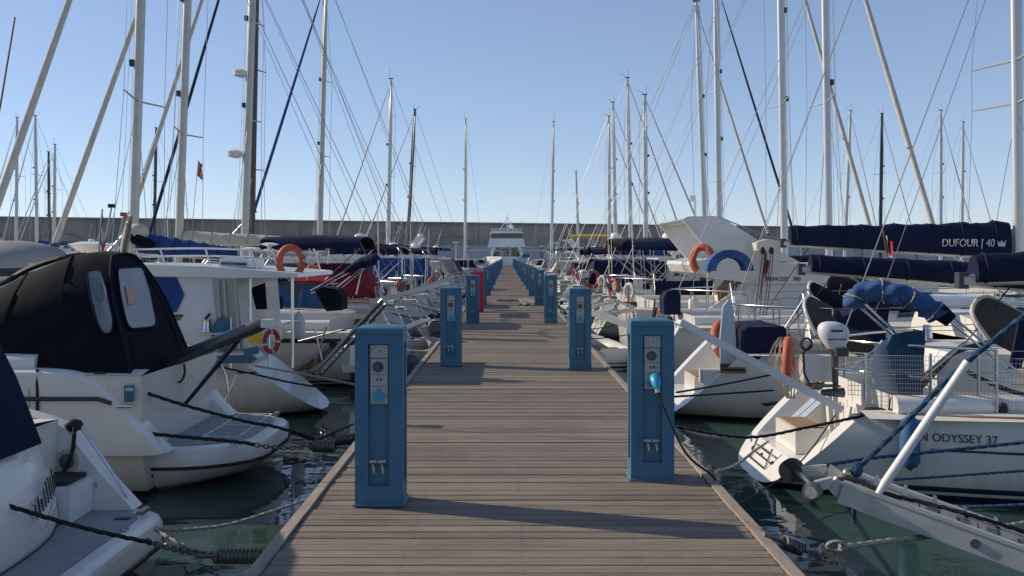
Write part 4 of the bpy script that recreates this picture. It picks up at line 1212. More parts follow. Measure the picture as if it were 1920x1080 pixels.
MB().box(P(1335, 705, 12.9), (.30, .30, .18)).build('stern_box', 'gelcoat', r2)
MB().box(P(1374, 694, 12.5), (.34, .02, .08)).build('quarter_window', 'dark_glass', r2)
MB().prism([P(1425, 757, 12.05), P(1456, 752, 12.05), P(1466, 757, 12.05), P(1436, 762, 12.05)], (0, .02, 0)).build('hull_port', 'dark_glass', r2)
lifebuoy('orange lifebuoy lying on the stern deck of the second right sloop', P(1368, 640, 12.9), (.3, -1, .5), .26, .075, arc=360)
MB().ellip((0, 0, 0), (.01, .01, .01))
fb = MB().prism(list(P(a, b, 12.6) for a, b in ((1352, 690), (1350, 640), (1356, 575), (1366, 562), (1376, 575), (1380, 640), (1380, 690))), (0, .06, 0)).build('surfboard', 'hull_paleblue', None, None, loc=P(1365, 690, 12.6))
tag(fb, 'pale grey board standing upright on the stern of the second right sloop', 'board')
flag('furled Italian ensign on the stern of the motor yacht with swept flybridge arch', P(1424, 560, 20.5), P(1436, 468, 20.5), .30, droop=.8, hgt=.5)

# --- third right: sloop with the lettered navy cover
r3, F3, h3 = sailboat('white sloop with navy sail cover carrying pale lettering, tall white mast at the right edge', 17.6, 1, 2.3, L=12.0, B=3.8, fa=1.0, ff=1.35, sw=.7, rake=.7, dl=1, hullm='hull_white_navy', hood='navy_canvas', stripe=None,
    rigk=dict(base_px=1911, top=(1897, -880), r=.085, mat='mast_grey', spr=(112, 193), spl=1.35, boom=(1468, 482, 456, 'navy_canvas', .62), genoa=None))
text_part('DUFOUR | 40', .20, P(1815, 456, 17.36), (1, 0, 0), (0, 0, 1), 'lettering_pale', r3, .006, .98, shear=.15)
m = MB()
cz = P(1878, 457, 17.36)
m.prism([cz + Vector((x, 0, z)) for x, z in ((-.06, -.05), (.06, -.05), (.08, .06), (.03, .01), (0, .07), (-.03, .01), (-.08, .06))], (0, -.006, 0)); m.build('crown_emblem', 'lettering_pale', r3)
fold = [P(1370 + 44 * math.cos(pi * k / 12), 508 - 40 * math.sin(pi * k / 12), 17.2) for k in range(13)]
m = MB(); m.loft([[p + Vector((0, 0, 0)), Vector((P(1370, 508, 17.2) + (p - P(1370, 508, 17.2)) * .62))] for p in fold]); m.loft([[p + Vector((0, .35, 0)), Vector((P(1370, 508, 17.2) + (p - P(1370, 508, 17.2)) * .62)) + Vector((0, .35, 0))] for p in fold]); m.loft([[p, p + Vector((0, .35, 0))] for p in fold])
m.build('folded_bimini', 'mid_blue_canvas', r3, 40)
tube('bimini_leg', [P(1326, 512, 17.2), P(1324, 600, 17.2)], .014, 'steel', r3)
tube('bimini_leg', [P(1414, 512, 17.2), P(1414, 600, 17.2)], .02, 'steel', r3)
for k, (a, b) in enumerate((((1430, 474), (1408, 650)), ((1434, 474), (1420, 650)), ((1446, 474), (1424, 650)), ((1450, 474), (1430, 650)))):
    tube('mainsheet_fall', [P(*a, 17.4), P(*b, 17.4)], .008, 'rope_dark', r3, 5)
for px in (1430, 1446): MB().ellip(P(px, 470, 17.4), (.05, .03, .07)).build('sheet_block', 'rubber', r3, 60)
lifebuoy('orange horseshoe buoy on the stern rail below the swept flybridge arch', P(1317, 487, 18.6), (-.5, -1, 0), .24, .075, arc=300, start=-60)
flag('small drooping Italian ensign on the boom gallows between the navy sail covers', P(1664, 482, 15.0), P(1655, 432, 15.0), .28, droop=.6, hgt=.32, side=1)

# --- motor yacht with swept arch
def px_poly(F, pts, dn): return [(F.upx(a, dn), F.zpy(b, dn)) for a, b in pts]
FP = Fr(1, 2.9, 22.4)
rp = thing('motor_yacht', 'white flybridge motor yacht with swept radar arch and lettered side on the right', 'motor yacht', (8.5, 22.4, WZ))
hp = Hull(FP, 12.0, 3.9, 1.05, 1.7, sw=.9, rake=-.05, bowr=1.6, ev=.5, ez=.75, dk=.5)
hp.build(rp, 'hull_white_black', cock=(.4, 2.6, 1.4))
dn = 20.75; wfp = lambda z, u: 22.4 - dn
cb = prof_solid(FP, px_poly(FP, [(1392, 606), (1760, 606), (1760, 535), (1700, 512), (1425, 512), (1400, 530)], dn), wfp, 'saloon', 'gelcoat', rp)
fl = prof_solid(FP, px_poly(FP, [(1298, 497), (1306, 512), (1340, 522), (1400, 530), (1470, 533), (1720, 533), (1720, 494), (1480, 494), (1430, 486), (1335, 484), (1300, 490)], dn), lambda z, u: wfp(z, u) + .06, 'flybridge', 'gelcoat', rp)
for sg in (1, -1):
    q = px_poly(FP, [(1279, 411), (1290, 406), (1340, 405), (1362, 414), (1420, 450), (1500, 492), (1400, 487), (1338, 484)], dn)
    MB().prism([FP(u, sg * (wfp(0, 0) + .05), z) for u, z in q], (0, -sg * .14, 0)).build('arch_wing', 'gelcoat', rp)
q = px_poly(FP, [(1281, 411), (1290, 407), (1338, 406), (1345, 412), (1300, 416)], dn)
prof_solid(FP, q, lambda z, u: wfp(z, u) - .10, 'arch_top', 'gelcoat', rp)
side_pane(FP, px_poly(FP, [(1455, 560), (1500, 543), (1750, 543), (1750, 585), (1470, 590)], dn), wfp, -1, 'gelcoat_cool', cb, 'window_cover', out=.004)
text_part('PRINCESS   380', .12, Vector(FP(FP.upx(1467, dn), -(wfp(0, 0) + .07), FP.zpy(523, dn))), (1, 0, 0), (0, 0, 1), 'lettering_dark', rp, .004, .76)
for k, px in enumerate((1388, 1398, 1408, 1418)):
    MB().box(Vector(FP(FP.upx(px, dn), -1.3 + .1 * k, FP.zpy(568, dn))), (.05, .05, .9)).build('door_frame', 'steel' if k % 2 else 'varnished_wood', cb)
MB().box(FP(FP.upx(1402, dn), -.4, FP.zpy(565, dn)), (.06, 1.9, .85)).build('saloon_door', 'dark_glass', cb)
MB().prism([P(1345, 540, 20.9), P(1365, 520, 20.9), P(1382, 525, 20.9), P(1362, 590, 20.9), P(1350, 600, 20.9)], (0, .05, 0)).build('cockpit_door', 'varnished_wood', rp)
MB().prism([P(1300, 600, 20.7), P(1335, 575, 20.7), P(1375, 548, 20.7), P(1392, 548, 20.7), P(1392, 606, 20.7), P(1300, 606, 20.7)], (0, .1, 0)).build('cockpit_side', 'gelcoat', rp)
tube('fly_rail', [P(1345, 406, dn), P(1430, 440, dn), P(1520, 462, dn)], .015, 'steel', rp)
MB().tube([P(1304, 404, dn + .6), P(1304, 375, dn + .6)], .02, 6).build('light_mast', 'steel', rp)
MB().box(P(1299, 372, dn + .6), (.12, .06, .14)).build('horn', 'steel', rp)
MB().prism([P(1418, 455, 20), P(1440, 448, 20), P(1465, 452, 20), P(1462, 470, 20), P(1420, 470, 20)], (0, .5, 0)).build('liferaft', 'gelcoat_cream', rp, 30)

# --- further right sloops with visible masts
sailboat('white sloop whose thick furled genoa slants down behind the lettered navy cover', 26.6, 1, 2.3, L=12.8, B=3.9, fa=1.0, dl=1, hood='black_canvas', hullm='hull_white_black',
    rigk=dict(base_px=1556, top=(1542, -330), r=.088, mat='mast_grey', spr=(192, -100), spl=1.2, boom=(1290, 505, 500, 'navy_canvas', .35), genoa=((1563, -200), (1750, 426), .075, 'furled_sail'), wr=.008))
sailboat('white sloop with pale furled genoa, mast just left of the lettered navy cover', 30.6, 1, 2.3, L=12.4, B=3.7, fa=1.0, dl=1, hood='blue_canvas', bim='brown_canvas',
    rigk=dict(base_px=1472, top=(1460, -250), r=.098, mat='mast_grey', spr=(196, -60), spl=1.3, boom=(1262, 492, 490, 'cream_canvas', .3), genoa=((1474, -125), (1634, 436), .07, 'furled_sail'), wr=.009))
motorboat('white open motorboat with yellow cover and raised aft canvas on the right', 35.4, 1, 2.7, L=10.5, B=3.5, fly=False, canvas='navy_canvas', group=None, cabin_h=1.0)
sailboat('white sloop with navy furled genoa, mast right above the motor yacht arch', 40.2, 1, 2.4, L=12.5, B=3.7, dl=1, hood='navy_canvas',
    rigk=dict(base_px=1350, top=(1341, -70), r=.10, mat='mast_grey', spr=(170, 340), spl=1.3, boom=(1190, 478, 478, 'blue_canvas', .32), genoa=((1353, 0), (1487, 432), .05, 'furled_navy'), wr=.011))
sailboat('white sloop with pale furled genoa, mast top just inside the upper edge of the photo', 44.6, 1, 2.4, L=12.3, B=3.7, dl=1, hood='blue_canvas',
    rigk=dict(base_px=1325, top=(1306, 3), r=.10, mat='mast_grey', spr=(180, 270), spl=1.3, boom=(1170, 477, 475, 'yellow_canvas', .3), genoa=((1317, 50), (1440, 438), .06, 'furled_sail'), wr=.012))
far_right = [(61.5, 1211, 1209, 178, 'mast_grey', (230, 285), 'navy_canvas'), (70.5, 1184, 1176, 146, 'mast_grey', (270, 375), 'cream_canvas'), (79.2, 1155, 1149, 192, 'mast_grey', (300,), 'blue_canvas'),
             (83.6, 1143, 1141, 218, 'mast_grey', (310, 400), 'navy_canvas'), (119, 1086, 1080, 322, 'mast_grey', (), 'navy_canvas'), (108, 1034, 1038, 228, 'mast_grey', (305, 362), None)]
names_r = ['distant sloop on the right with slim mast ending below the tallest pair', 'distant sloop on the right with the tallest mast left of the motor yacht arch', 'distant sloop on the right, left neighbour of the tallest distant mast',
           'distant sloop on the right with boxy radar reflector on its mast', 'small distant sloop on the right with a short bare mast', 'distant sloop with twin spreader mast just right of the pontoon end']
for (d, bx, tx, ty, mt, sp, cov), nm in zip(far_right, names_r):
    sx = 2.9 if d < 105 else max(1.9, (bx - 951) * d / K - 5.5)
    xm = (bx - 951) * d / K
    sailboat(nm, d, 1, sx, L=max(9.5, (xm - sx) * 1.75), B=3.6, dl=0, hullm=rnd.choice(('hull_white_navy', 'hull_white_black', 'hull_cream')), hood=rnd.choice((None, 'navy_canvas', 'blue_canvas')), group='distant sloops with standing masts',
        rigk=dict(base_px=bx, top=(tx, ty), r=.13, mat=mt, spr=sp, spl=1.5, boom=(bx - 4.2 * K / d, 470, 470, cov, .35), wr=.013,
                  genoa=((tx + 3, ty + 12), (bx + 4.3 * K / d, 476), .06, 'furled_sail') if d < 90 else None))
HM = ['hull_white_black', 'hull_white_navy', 'hull_cream', 'hull_white_red', 'hull_paleblue', 'hull_white_black']
CV = [None, 'navy_canvas', None, 'cream_canvas', None, 'grey_canvas', 'brown_canvas', None]
pos_r = [49.2, 53.3, 57.4, 66.0, 75.0, 88.2, 92.8, 97.8, 102.6, 113.5, 124, 129, 134, 139, 144.5, 150, 156]
for i, d in enumerate(pos_r):
    big = d in (97.8,)
    motorboat('white motorboat with flybridge and yellow trim far along the right row' if big else '%s motorboat from the camera among those moored far along the right row' % ORDN[i], d, 1, 2.9 + rnd.uniform(-.2, .5), L=14 if big else rnd.uniform(8.5, 11), B=4.3 if big else 3.4,
              fly=big or i in (0, 4), canvas=CV[i % 8], hullm=HM[i % 6], group='motorboats far along the right row', cabin_h=1.5 if big else rnd.uniform(.7, 1.0) if d < 95 else .6, arch=big or (i % 3 == 0 and d < 95), fly_canvas='yellow_canvas' if big else None)

# ================================================================== LEFT ROW
# --- nearest left: stern of a sports cruiser
l1 = thing('motorboat', 'white sports cruiser in the lower left corner with grey platform and navy cover', 'motorboat', (-4.0, 5.2, WZ))
def outline(xs_aft, y0, y1, xf, r=.45):
    """plan outline of a platform: straight sides, rounded aft corners"""
    pts = [(xf, y1)]
    for k in range(7):
        a = pi / 2 * k / 6; pts.append((xs_aft - r + r * math.sin(a), y1 - r * .8 + r * .8 * math.cos(a)))
    for k in range(7):
        a = pi / 2 * k / 6; pts.append((xs_aft - r + r * math.cos(a), y0 + r * .8 - r * .8 * math.sin(a)))
    pts.append((xf, y0)); return pts
def stack(lv):
    return [[Vector((x, y, z)) for x, y in outline(xa, y0, y1, xf, r)] for xa, y0, y1, xf, z, r in lv]
def platform(root, xa, y0, y1, xf, z, r, grip='grip_grey', drop=.9):
    rows = stack([(xa - .05, y0 + .05, y1 - .05, xf, z, r), (xa - .015, y0 + .015, y1 - .015, xf, z - .015, r), (xa, y0, y1, xf, z - .05, r), (xa - .01, y0, y1, xf, z - .17, r)])
    m = MB().loft(rows); m.add(rows[0], [tuple(range(len(rows[0])))]); m.build('bathing_platform', 'gelcoat', root, 40)
    rows = stack([(xa + .006, y0 - .006, y1 + .006, xf, z - .175, r), (xa + .006, y0 - .006, y1 + .006, xf, z - .200, r)])
    MB().loft(rows).build('rubbing_strake', 'rubber', root)
    rows = stack([(xa - .01, y0 + .01, y1 - .01, xf, z - .205, r), (xa - .12, y0 + .04, y1 - .04, xf, z - .30, r), (xa - .75, y0 + .08, y1 - .08, xf, z - .46, r), (xa - 1.0, y0 + .12, y1 - .12, xf, z - drop, r)])
    MB().loft(rows).build('stern_mould', 'gelcoat', root, 40)
    g = [Vector((x, y, z + .004)) for x, y in outline(xa - .16, y0 + .14, y1 - .14, xf, r * .8)]
    MB().prism(g, (0, 0, .005)).build('grip_pad', grip, root)
platform(l1, -2.46, 3.35, 7.02, -4.2, -.27, .5)
hl = Hull(Fr(-1, -3.3, 5.2), 9, 3.5, 1.05, 1.5, sw=.95, rake=0, bowr=1.2, ev=.45, ez=.7)
hl.build(l1, 'hull_white_black', cock=(1.2, 3.5, 1.2))
# moulded transom, bulging aft, with a door seam
rows = []
for k in range(11):
    y = 3.7 + 2.75 * k / 10; q = (k / 10 - .5) * 2; bul = .16 * (1 - q ** 4)
    rows.append([Vector((x - .0 + bul, y, z)) for x, z in ((-3.12, -.262), (-3.10, -.2), (-3.15, .05), (-3.24, .28), (-3.36, .42), (-3.6, .46), (-4.1, .46))])
m = MB().loft(rows); m.add(rows[-1] + [Vector((-4.1, rows[-1][0].y, -.262))], [tuple(range(8))]); m.build('transom', 'gelcoat', l1, 35)
rows = [[p + Vector((.016, 0, .002)) for p in r[:2]] for r in rows]
MB().loft([[r[0], r[0] + Vector((.0, 0, .012))] for r in rows]).build('transom_seam', 'dark_plastic', l1)
# chrome script: slanted strokes with a swash below
sc = thing  # (strokes stay parts of the boat)
def tpt(y, z):
    q = ((y - 3.7) / 2.75 - .5) * 2
    return Vector((-3.13 + .16 * (1 - q ** 4) + .02 - .13 * max(0, z - .0), y, z))
for k in range(9):
    y = 5.88 + k * .052; hgt = (.10, .13, .09, .13, .15, .15, .13, .16, .10)[k]
    MB().bar(tpt(y, -.06 + .012 * k), tpt(y - .030, -.06 + .012 * k + hgt), .018, .02, up=(1, 0, 0)).build('script_stroke', 'chrome', l1)
MB().tube([tpt(5.95, -.14), tpt(6.12, -.115), tpt(6.27, -.075), tpt(6.38, -.03)], [.004, .012, .012, .004], 6).build('script_swash', 'chrome', l1, 60)
# far quarter wing
q = [(-6.5, .50), (-3.75, .50), (-3.40, .40), (-3.25, .34), (-2.98, .0), (-2.74, -.262), (-6.5, -.262)]
MB().prism([Vector((x, 6.84, z)) for x, z in q], (0, .17, 0)).build('quarter_wing', 'gelcoat', l1)
MB().disc(Vector((-3.22, 6.842, .10)), (0, -1, 0), .085, .02, 18).build('speaker_ring', 'plate_grey', l1, 40)
MB().disc(Vector((-3.22, 6.822, .10)), (0, -1, 0), .055, .008, 18).build('speaker_cone', 'galvanised', l1, 40)
MB().box((-3.28, 6.65, -.13), (.5, .37, .25)).build('boarding_step', 'gelcoat_cool', l1)
MB().box((-3.20, 6.66, .01), (.26, .30, .03)).build('step_bar', 'rubber', l1)
tube('wing_rail', [Vector((-3.20, 6.90, .42)), Vector((-2.80, 6.90, -.18))], .012, 'steel', l1)
MB().box((-2.72, 6.6, -.258), (.10, .05, .012)).build('platform_hinge', 'dark_plastic', l1)
MB().ellip(P(138, 797, 6.9), (.07, .05, .05)).build('quarter_cleat', 'rubber', l1, 60)
tube('cleat_line', spline([P(140, 800, 6.85), P(136, 845, 6.82), P(120, 885, 6.8)]), .014, 'rope_dark', l1)
for y in (4.0, 6.72): MB().box((-2.62, y, -.235), (.045, .15, .028)).build('platform_cleat', 'steel', l1)
MB().disc((-2.60, 6.35, -.262), (0, 0, 1), .03, .006, 14).build('deck_filler', 'chrome', l1)
MB().disc((-3.02, 6.843, -.08), (0, -1, 0), .022, .01, 12).build('shower_cap', 'plate_grey', l1)
tube('grab_handle', spline([Vector((-3.30, 6.0, .39)), Vector((-3.22, 6.0, .44)), Vector((-3.22, 6.3, .44)), Vector((-3.30, 6.3, .39))], 4), .012, 'steel', l1)
# navy cockpit cover
rows = []
for k, (xb, xt, zt) in enumerate(((-3.08, -3.37, 1.24), (-3.6, -3.75, 1.34), (-4.6, -4.7, 1.40), (-6.0, -6.0, 1.2))):
    zb = .36 + .05 * (k > 0)
    rows.append([Vector((xb + (xt - xb) * f, 5.2 + v, zb + (zt - zb) * f)) for v, f in ((.98, 0), (.94, .5), (.84, .9), (.5, 1.03), (0, 1.07), (-.7, 1.03), (-1.2, .9), (-1.36, .5), (-1.42, 0))])
m = MB().loft(rows); m.add(rows[0], [tuple(range(9))]); m.build('cockpit_cover', 'navy_canvas', l1, 40)

# --- second left: sports cruiser with black camper canvas
l2 = thing('motorboat', 'white sports cruiser under a black camper canvas with two clear windows', 'motorboat', (-7.0, 9.8, WZ))
platform(l2, -2.40, 8.78, 10.9, -4.6, -.22, .85, drop=.95)
for a, b in (((-3.05, 9.35), (-3.05, 10.7)), ((-2.70, 9.35), (-2.70, 10.7))): MB().bar(Vector((*a, -.210)), Vector((*b, -.210)), .02, .006).build('hatch_trim', 'gelcoat', l2)
for y in (9.35, 10.0, 10.7): MB().bar(Vector((-3.05, y, -.208)), Vector((-2.70, y, -.208)), .02, .006).build('hatch_trim', 'gelcoat', l2)
hl2 = Hull(Fr(-1, -3.35, 9.65), 9.5, 2.3, 1.15, 1.6, sw=.97, rake=0, bowr=1.5, ev=.42, ez=.7)
hl2.build(l2, 'hull_white_black', cock=(1.0, 4, 1.0))
for k, (px, py, r_) in enumerate(((247, 893, .016), (260, 893, .012), (273, 893, .016), (285, 893, .016), (261, 912, .034))):
    c = P(px, py, 8.80); MB().disc(c, (0, -1, 0), r_, .012, 12).build('skin_fitting', 'rubber', l2, 40)
def quarter(y0, th, nm='quarter'):
    q = rounded([(-9, .56), (-4.05, .57), (-3.72, .47), (-3.42, .15), (-3.15, -.16), (-3.06, -.222), (-9, -.222)], .35, 4)
    rows = [[Vector((p[0] + (-.05 if i in (0, 3) else 0), y0 + t, p[1] - (.03 if i in (0, 3) and p[1] > 0 else 0))) for p in q] for i, t in enumerate((0, .05, th - .05, th))]
    MB().loft(rows, ring=True, cap=True).build(nm, 'gelcoat', l2, 40)
quarter(8.50, .26); quarter(10.55, .24)
MB().prism([Vector((x, 8.77, z)) for x, z in ((-3.42, -.21), (-3.50, .30), (-3.62, .42), (-4.3, .44), (-4.3, -.21))], (0, 1.77, 0)).build('transom', 'gelcoat', l2)
MB().box((-3.40, 10.5, .02), (.06, .22, .035)).build('transom_handle', 'chrome', l2)
MB().box(P(242, 738, 8.49), (.09, .004, .15)).build('sticker', 'stripe_teal', l2)
MB().box(P(242, 730, 8.485), (.07, .004, .03)).build('sticker_band', 'flag_white', l2)
tube('stanchion', [P(70, 770, 8.48), P(70, 692, 8.52)], .014, 'rubber', l2)
MB().box(P(188, 702, 8.6), (.10, .05, .05)).build('gunwale_cleat', 'rubber', l2)
MB().tube([Vector((-9, 8.485, .30)), Vector((-3.72, 8.485, .30)), Vector((-3.60, 8.487, .26))], .020, 8).build('rubbing_band', 'dark_plastic', l2, 60)
for x in (-4.35, -5.3): MB().box((x, 8.49, .12), (.004, .012, .55)).build('panel_seam', 'plate_grey', l2)
for k in range(4): MB().box((-4.85, 8.492, .02 + .035 * k), (.26, .012, .012)).build('louvre', 'dark_plastic', l2)
MB().ellip(P(291, 762, 8.49) + Vector((-.28, 0, .0)), (.085, .012, .018)).build('fuel_cap', 'chrome', l2, 60)
for y in (9.0, 10.6):
    MB().box((-2.62, y, -.19), (.05, .16, .03)).build('platform_cleat', 'steel', l2)
    MB().box((-2.62, y, -.207), (.03, .05, .02)).build('cleat_foot', 'steel', l2)
tube('platform_rail', spline([Vector((-3.2, 10.75, -.20)), Vector((-3.25, 10.75, .25)), Vector((-3.45, 10.75, .50)), Vector((-3.8, 10.75, .62))]), .014, 'steel', l2)
# camper canvas: narrow roof, sides leaning in, raked aft curtain
TB = lambda z: 8.60 + .22 * max(0, min(1, (z - .48) / .9)) + .30 * max(0, (z - 1.2) / .4) ** 1.7
XA = lambda z: -3.47 - .40 * max(0, min(1.1, (z - .48) / 1.12)) ** 1.1
rows = []
for k, (xb, xt, zt) in enumerate(((XA(.48), XA(1.6), 1.60), (-3.75, -4.02, 1.625), (-4.1, -4.25, 1.60), (-4.7, -4.7, 1.42), (-5.3, -5.2, 1.16), (-6.4, -6.3, .85))):
    row = []; zb = .48
    for f in (0, .2, .4, .6, .8, .92, 1.0):
        z = zb + (zt - zb) * f
        x = XA(z) if k == 0 else xb + (xt - xb) * f
        yy = TB(.48 + 1.12 * f)
        row.append(Vector((x, yy + .012 * math.sin(k * 2.3 + f * 7), z)))
    row += [Vector((xt, 9.26, zt + .02)), Vector((xt, 9.42, zt + .03))]
    row += [Vector((p.x, 18.84 - p.y, p.z)) for p in row[-2::-1]]
    rows.append(row)
m = MB().loft(rows)
fr = rows[0]; nb_ = len(fr) // 2
m.loft([[fr[i].lerp(fr[-1 - i], q / 6) for q in range(7)] for i in range(nb_ + 1)])
cc = m.build('camper_canvas', 'black_canvas', l2, 50)
tube('edge_piping', [p + Vector((.004, -.004, 0)) for p in rows[0][:nb_ + 1]], .012, 'navy_canvas', cc, 6)
tube('edge_piping', [p + Vector((.004, .004, 0)) for p in rows[0][nb_:]], .012, 'navy_canvas', cc, 6)
for r_ in (rows[2], rows[3]): tube('seam', [p + Vector((0, -.003, .003)) for p in r_[:nb_ + 1]], .006, 'navy_canvas', cc, 5)
tube('zip', [fr[i].lerp(fr[-1 - i], .10) + Vector((.006, 0, 0)) for i in range(nb_)], .006, 'navy_canvas', cc, 5)
tube('zip', [fr[i].lerp(fr[-1 - i], .88) + Vector((.006, 0, 0)) for i in range(nb_)], .006, 'navy_canvas', cc, 5)
tube('whip_antenna', [P(28, 32, 10.2), P(2, 190, 10.2), P(-60, 520, 10.2)], .011, 'mast_brown', l2, 5)
def on_side(px, py, out=.02):
    d = 8.8
    for _ in range(16): d = TB(HC - (py - 480) * d / K)
    return P(px, py, d - out)
def on_aft(px, py, out=.02):
    d = 9.2
    for _ in range(16): d = XA(HC - (py - 480) * d / K) * K / (px - 951)
    return P(px, py, d) + Vector((out, 0, 0))
for poly, fn in (([(162, 508), (188, 505), (200, 545), (212, 600), (210, 623), (194, 627), (184, 610), (170, 560)], on_side), ([(214, 503), (262, 500), (276, 545), (288, 606), (281, 613), (238, 617), (230, 600), (219, 550)], on_aft)):
    q = rounded([Vector((a, b, 0)) for a, b in poly], 9, 3)
    front = [fn(p[0], p[1], .045 if fn is on_side else .03) for p in q]; cen = sum(front, Vector()) / len(front)
    m = MB(); m.add(front + [cen], [(i, (i + 1) % len(front), len(front)) for i in range(len(front))])
    w = m.build('clear_window', 'vinyl_window', l2)
    tube('window_hem', front + [front[0]], .009, 'navy_canvas', w, 5)
MB().prism([on_aft(a, b, .035) for a, b in ((228, 537), (242, 535), (248, 568), (234, 571))], (.004, 0, 0)).build('paper_notice', 'salmon_paper', l2)
MB().loft([[P(x, y0_, 9.35), P(x, y1_, 9.30)] for x, y0_, y1_ in ((150, 480, 484), (120, 486, 500), (80, 500, 522), (40, 520, 545), (0, 538, 575), (-40, 560, 600))]).build('windscreen_frame', 'gelcoat', l2)
tube('windscreen_rail', spline([P(150, 478, 9.5), P(100, 488, 9.5), P(50, 506, 9.5), P(10, 530, 9.5), P(-40, 560, 9.5)]), .03, 'rubber', l2)
# raised dark passerelle
g2 = thing('gangway', 'dark raised hydraulic gangway slanting up from the black canvas cruiser', 'gangway', P(290, 692, 9.6), 'gangways')
MB().tube([P(280, 697, 9.6), P(300, 686, 9.6), P(480, 612, 9.3), P(494, 606, 9.3)], [.05, .066, .070, .06], 12).build('beam', 'dark_steel', g2, 50)
MB().tube([P(290, 682, 9.58), P(490, 600, 9.28)], .02, 8).build('top_rail', 'steel', g2, 50)
MB().box(P(502, 606, 9.3), (.10, .16, .08)).build('end_roller', 'gelcoat', g2)
tube('hydraulic_ram', [P(448, 638, 9.4), P(345, 760, 9.6)], .02, 'rubber', g2)
tube('hydraulic_ram', [P(440, 640, 9.5), P(375, 720, 9.6)], .013, 'steel', g2)
tube('hose', spline([P(312, 690, 9.5), P(318, 712, 9.5), P(338, 716, 9.5), P(346, 700, 9.5), P(345, 682, 9.5)]), .012, 'rubber', g2)

# --- third left: pilothouse boat
l3 = thing('sailboat', 'white pilothouse boat with navy window cover, teal trim and a long roof on posts', 'boat', (-7.5, 13.5, WZ))
F3l = Fr(-1, -2.62, 13.6)
hl3 = Hull(F3l, 11.5, 3.3, .86, 1.35, sw=.42, rake=1.15, bowr=1.2, ev=.55, dk=.4, lift=.25)
hl3.build(l3, 'hull_cream', cock=(1.3, 3.2, .95), trans_mat='gelcoat_cool')
dn3 = 12.45; wf3 = lambda z, u: 13.6 - dn3
c3 = prof_solid(F3l, px_poly(F3l, [(452, 665), (60, 672), (60, 520), (398, 518), (440, 520)], dn3), wf3, 'pilothouse', 'gelcoat_cool', l3)
rf = prof_solid(F3l, px_poly(F3l, [(560, 512), (562, 520), (440, 521), (60, 512), (60, 494), (240, 495), (400, 500)], dn3), lambda z, u: wf3(z, u) + .08, 'roof', 'gelcoat', l3)
side_pane(F3l, px_poly(F3l, [(262, 520), (331, 520), (346, 553), (331, 585), (262, 586)], dn3), wf3, -1, 'blue_canvas', c3, 'window_cover', out=.004, th=.02)
side_pane(F3l, px_poly(F3l, [(290, 589), (345, 590), (336, 601), (322, 598), (290, 596)], dn3), wf3, -1, 'dark_glass', c3, 'window')
side_pane(F3l, px_poly(F3l, [(398, 525), (444, 525), (458, 660), (412, 660)], dn3), wf3, -1, 'plate_grey', c3, 'doorway', out=.004)
for a, b in ((408, 416), (420, 428), (441, 449)): MB().bar(P(a, 527, 12.4), P(b, 655, 12.4), .03, .03).build('door_post', 'mast_gold', c3)
for px in (432, 469, 548): tube('roof_post', [P(px, 515, 12.5), P(px + 1, 690, 12.4)], .022, 'steel', l3, 8)
MB().prism([P(470, 540, 12.6), P(497, 530, 12.6), P(500, 580, 12.6), P(480, 580, 12.6)], (0, .02, 0)).build('side_curtain', 'black_canvas', l3)
# teal fin, teal cockpit trim, winches
rows = px_poly(F3l, [(393, 650), (398, 610), (408, 595), (420, 593), (430, 605), (432, 655)], 12.4)
MB().prism([P(a, b, 12.35) for a, b in ((393, 655), (398, 612), (408, 596), (418, 593), (428, 602), (432, 655))], (0, .05, 0)).build('teal_fin', 'stripe_teal', l3)
MB().prism([P(a, b, 12.1) for a, b in ((372, 668), (470, 666), (482, 674), (470, 681), (376, 681))], (0, .02, 0)).build('teal_coaming', 'stripe_teal', l3)
MB().prism([P(a, b, 12.15) for a, b in ((366, 664), (474, 661), (484, 671), (474, 668), (368, 670))], (0, .3, 0)).build('coaming_top', 'gelcoat', l3)
for px, py in ((388, 606), (322, 630)):
    MB().tube([P(px, py + 16, 12.4), P(px, py + 4, 12.4), P(px, py - 6, 12.4)], [.07, .045, .05], 10).build('winch', 'steel', l3, 40)
    tube('winch_handle', [P(px - 3, py - 8, 12.4), P(px + 6, py - 18, 12.4)], .018, 'rubber', l3)
tube('stern_rail', [P(375, 628, 12.2), P(480, 620, 12.2), P(560, 600, 12.6)], .012, 'steel', l3)
for px in (470, 505): tube('rail_post', [P(px, 620, 12.3), P(px, 690, 12.2)], .013, 'steel', l3)
hull_text(hl3, 'OLIS V', F3l.upx(362, 12.1), .70, .22, .06, 'lettering_dark', l3)
rows = [[hl3.at(F3l.upx(px, 12.1), F3l.zpy(709 + 2, 12.1), -1), hl3.at(F3l.upx(px, 12.1), F3l.zpy(714, 12.1), -1)] for px in (413, 430, 450, 474)]
MB().loft(rows).build('name_line', 'stripe_navy', l3)
tag(MB().box(P(478, 632, 12.2), (.17, .02, .17)).build('warning_board', 'sign_yellow', None, loc=P(478, 644, 12.2)), 'small yellow sign board with faded print on the pilothouse boat rail', 'sign')
lifebuoy('red and white lifebuoy hung on the rail beside the yellow sign board', P(509, 640, 12.25), (1.0, -.8, 0), .13, .032, arc=360, mat='flag_red')
tag(MB().prism([P(a, b, 11.9) for a, b in ((455, 655), (480, 650), (481, 664), (458, 668))], (0, .12, 0)).build('tool_box', 'stripe_teal', None, loc=P(468, 668, 11.9)), 'dark teal box on the stern deck of the pilothouse boat', 'box')
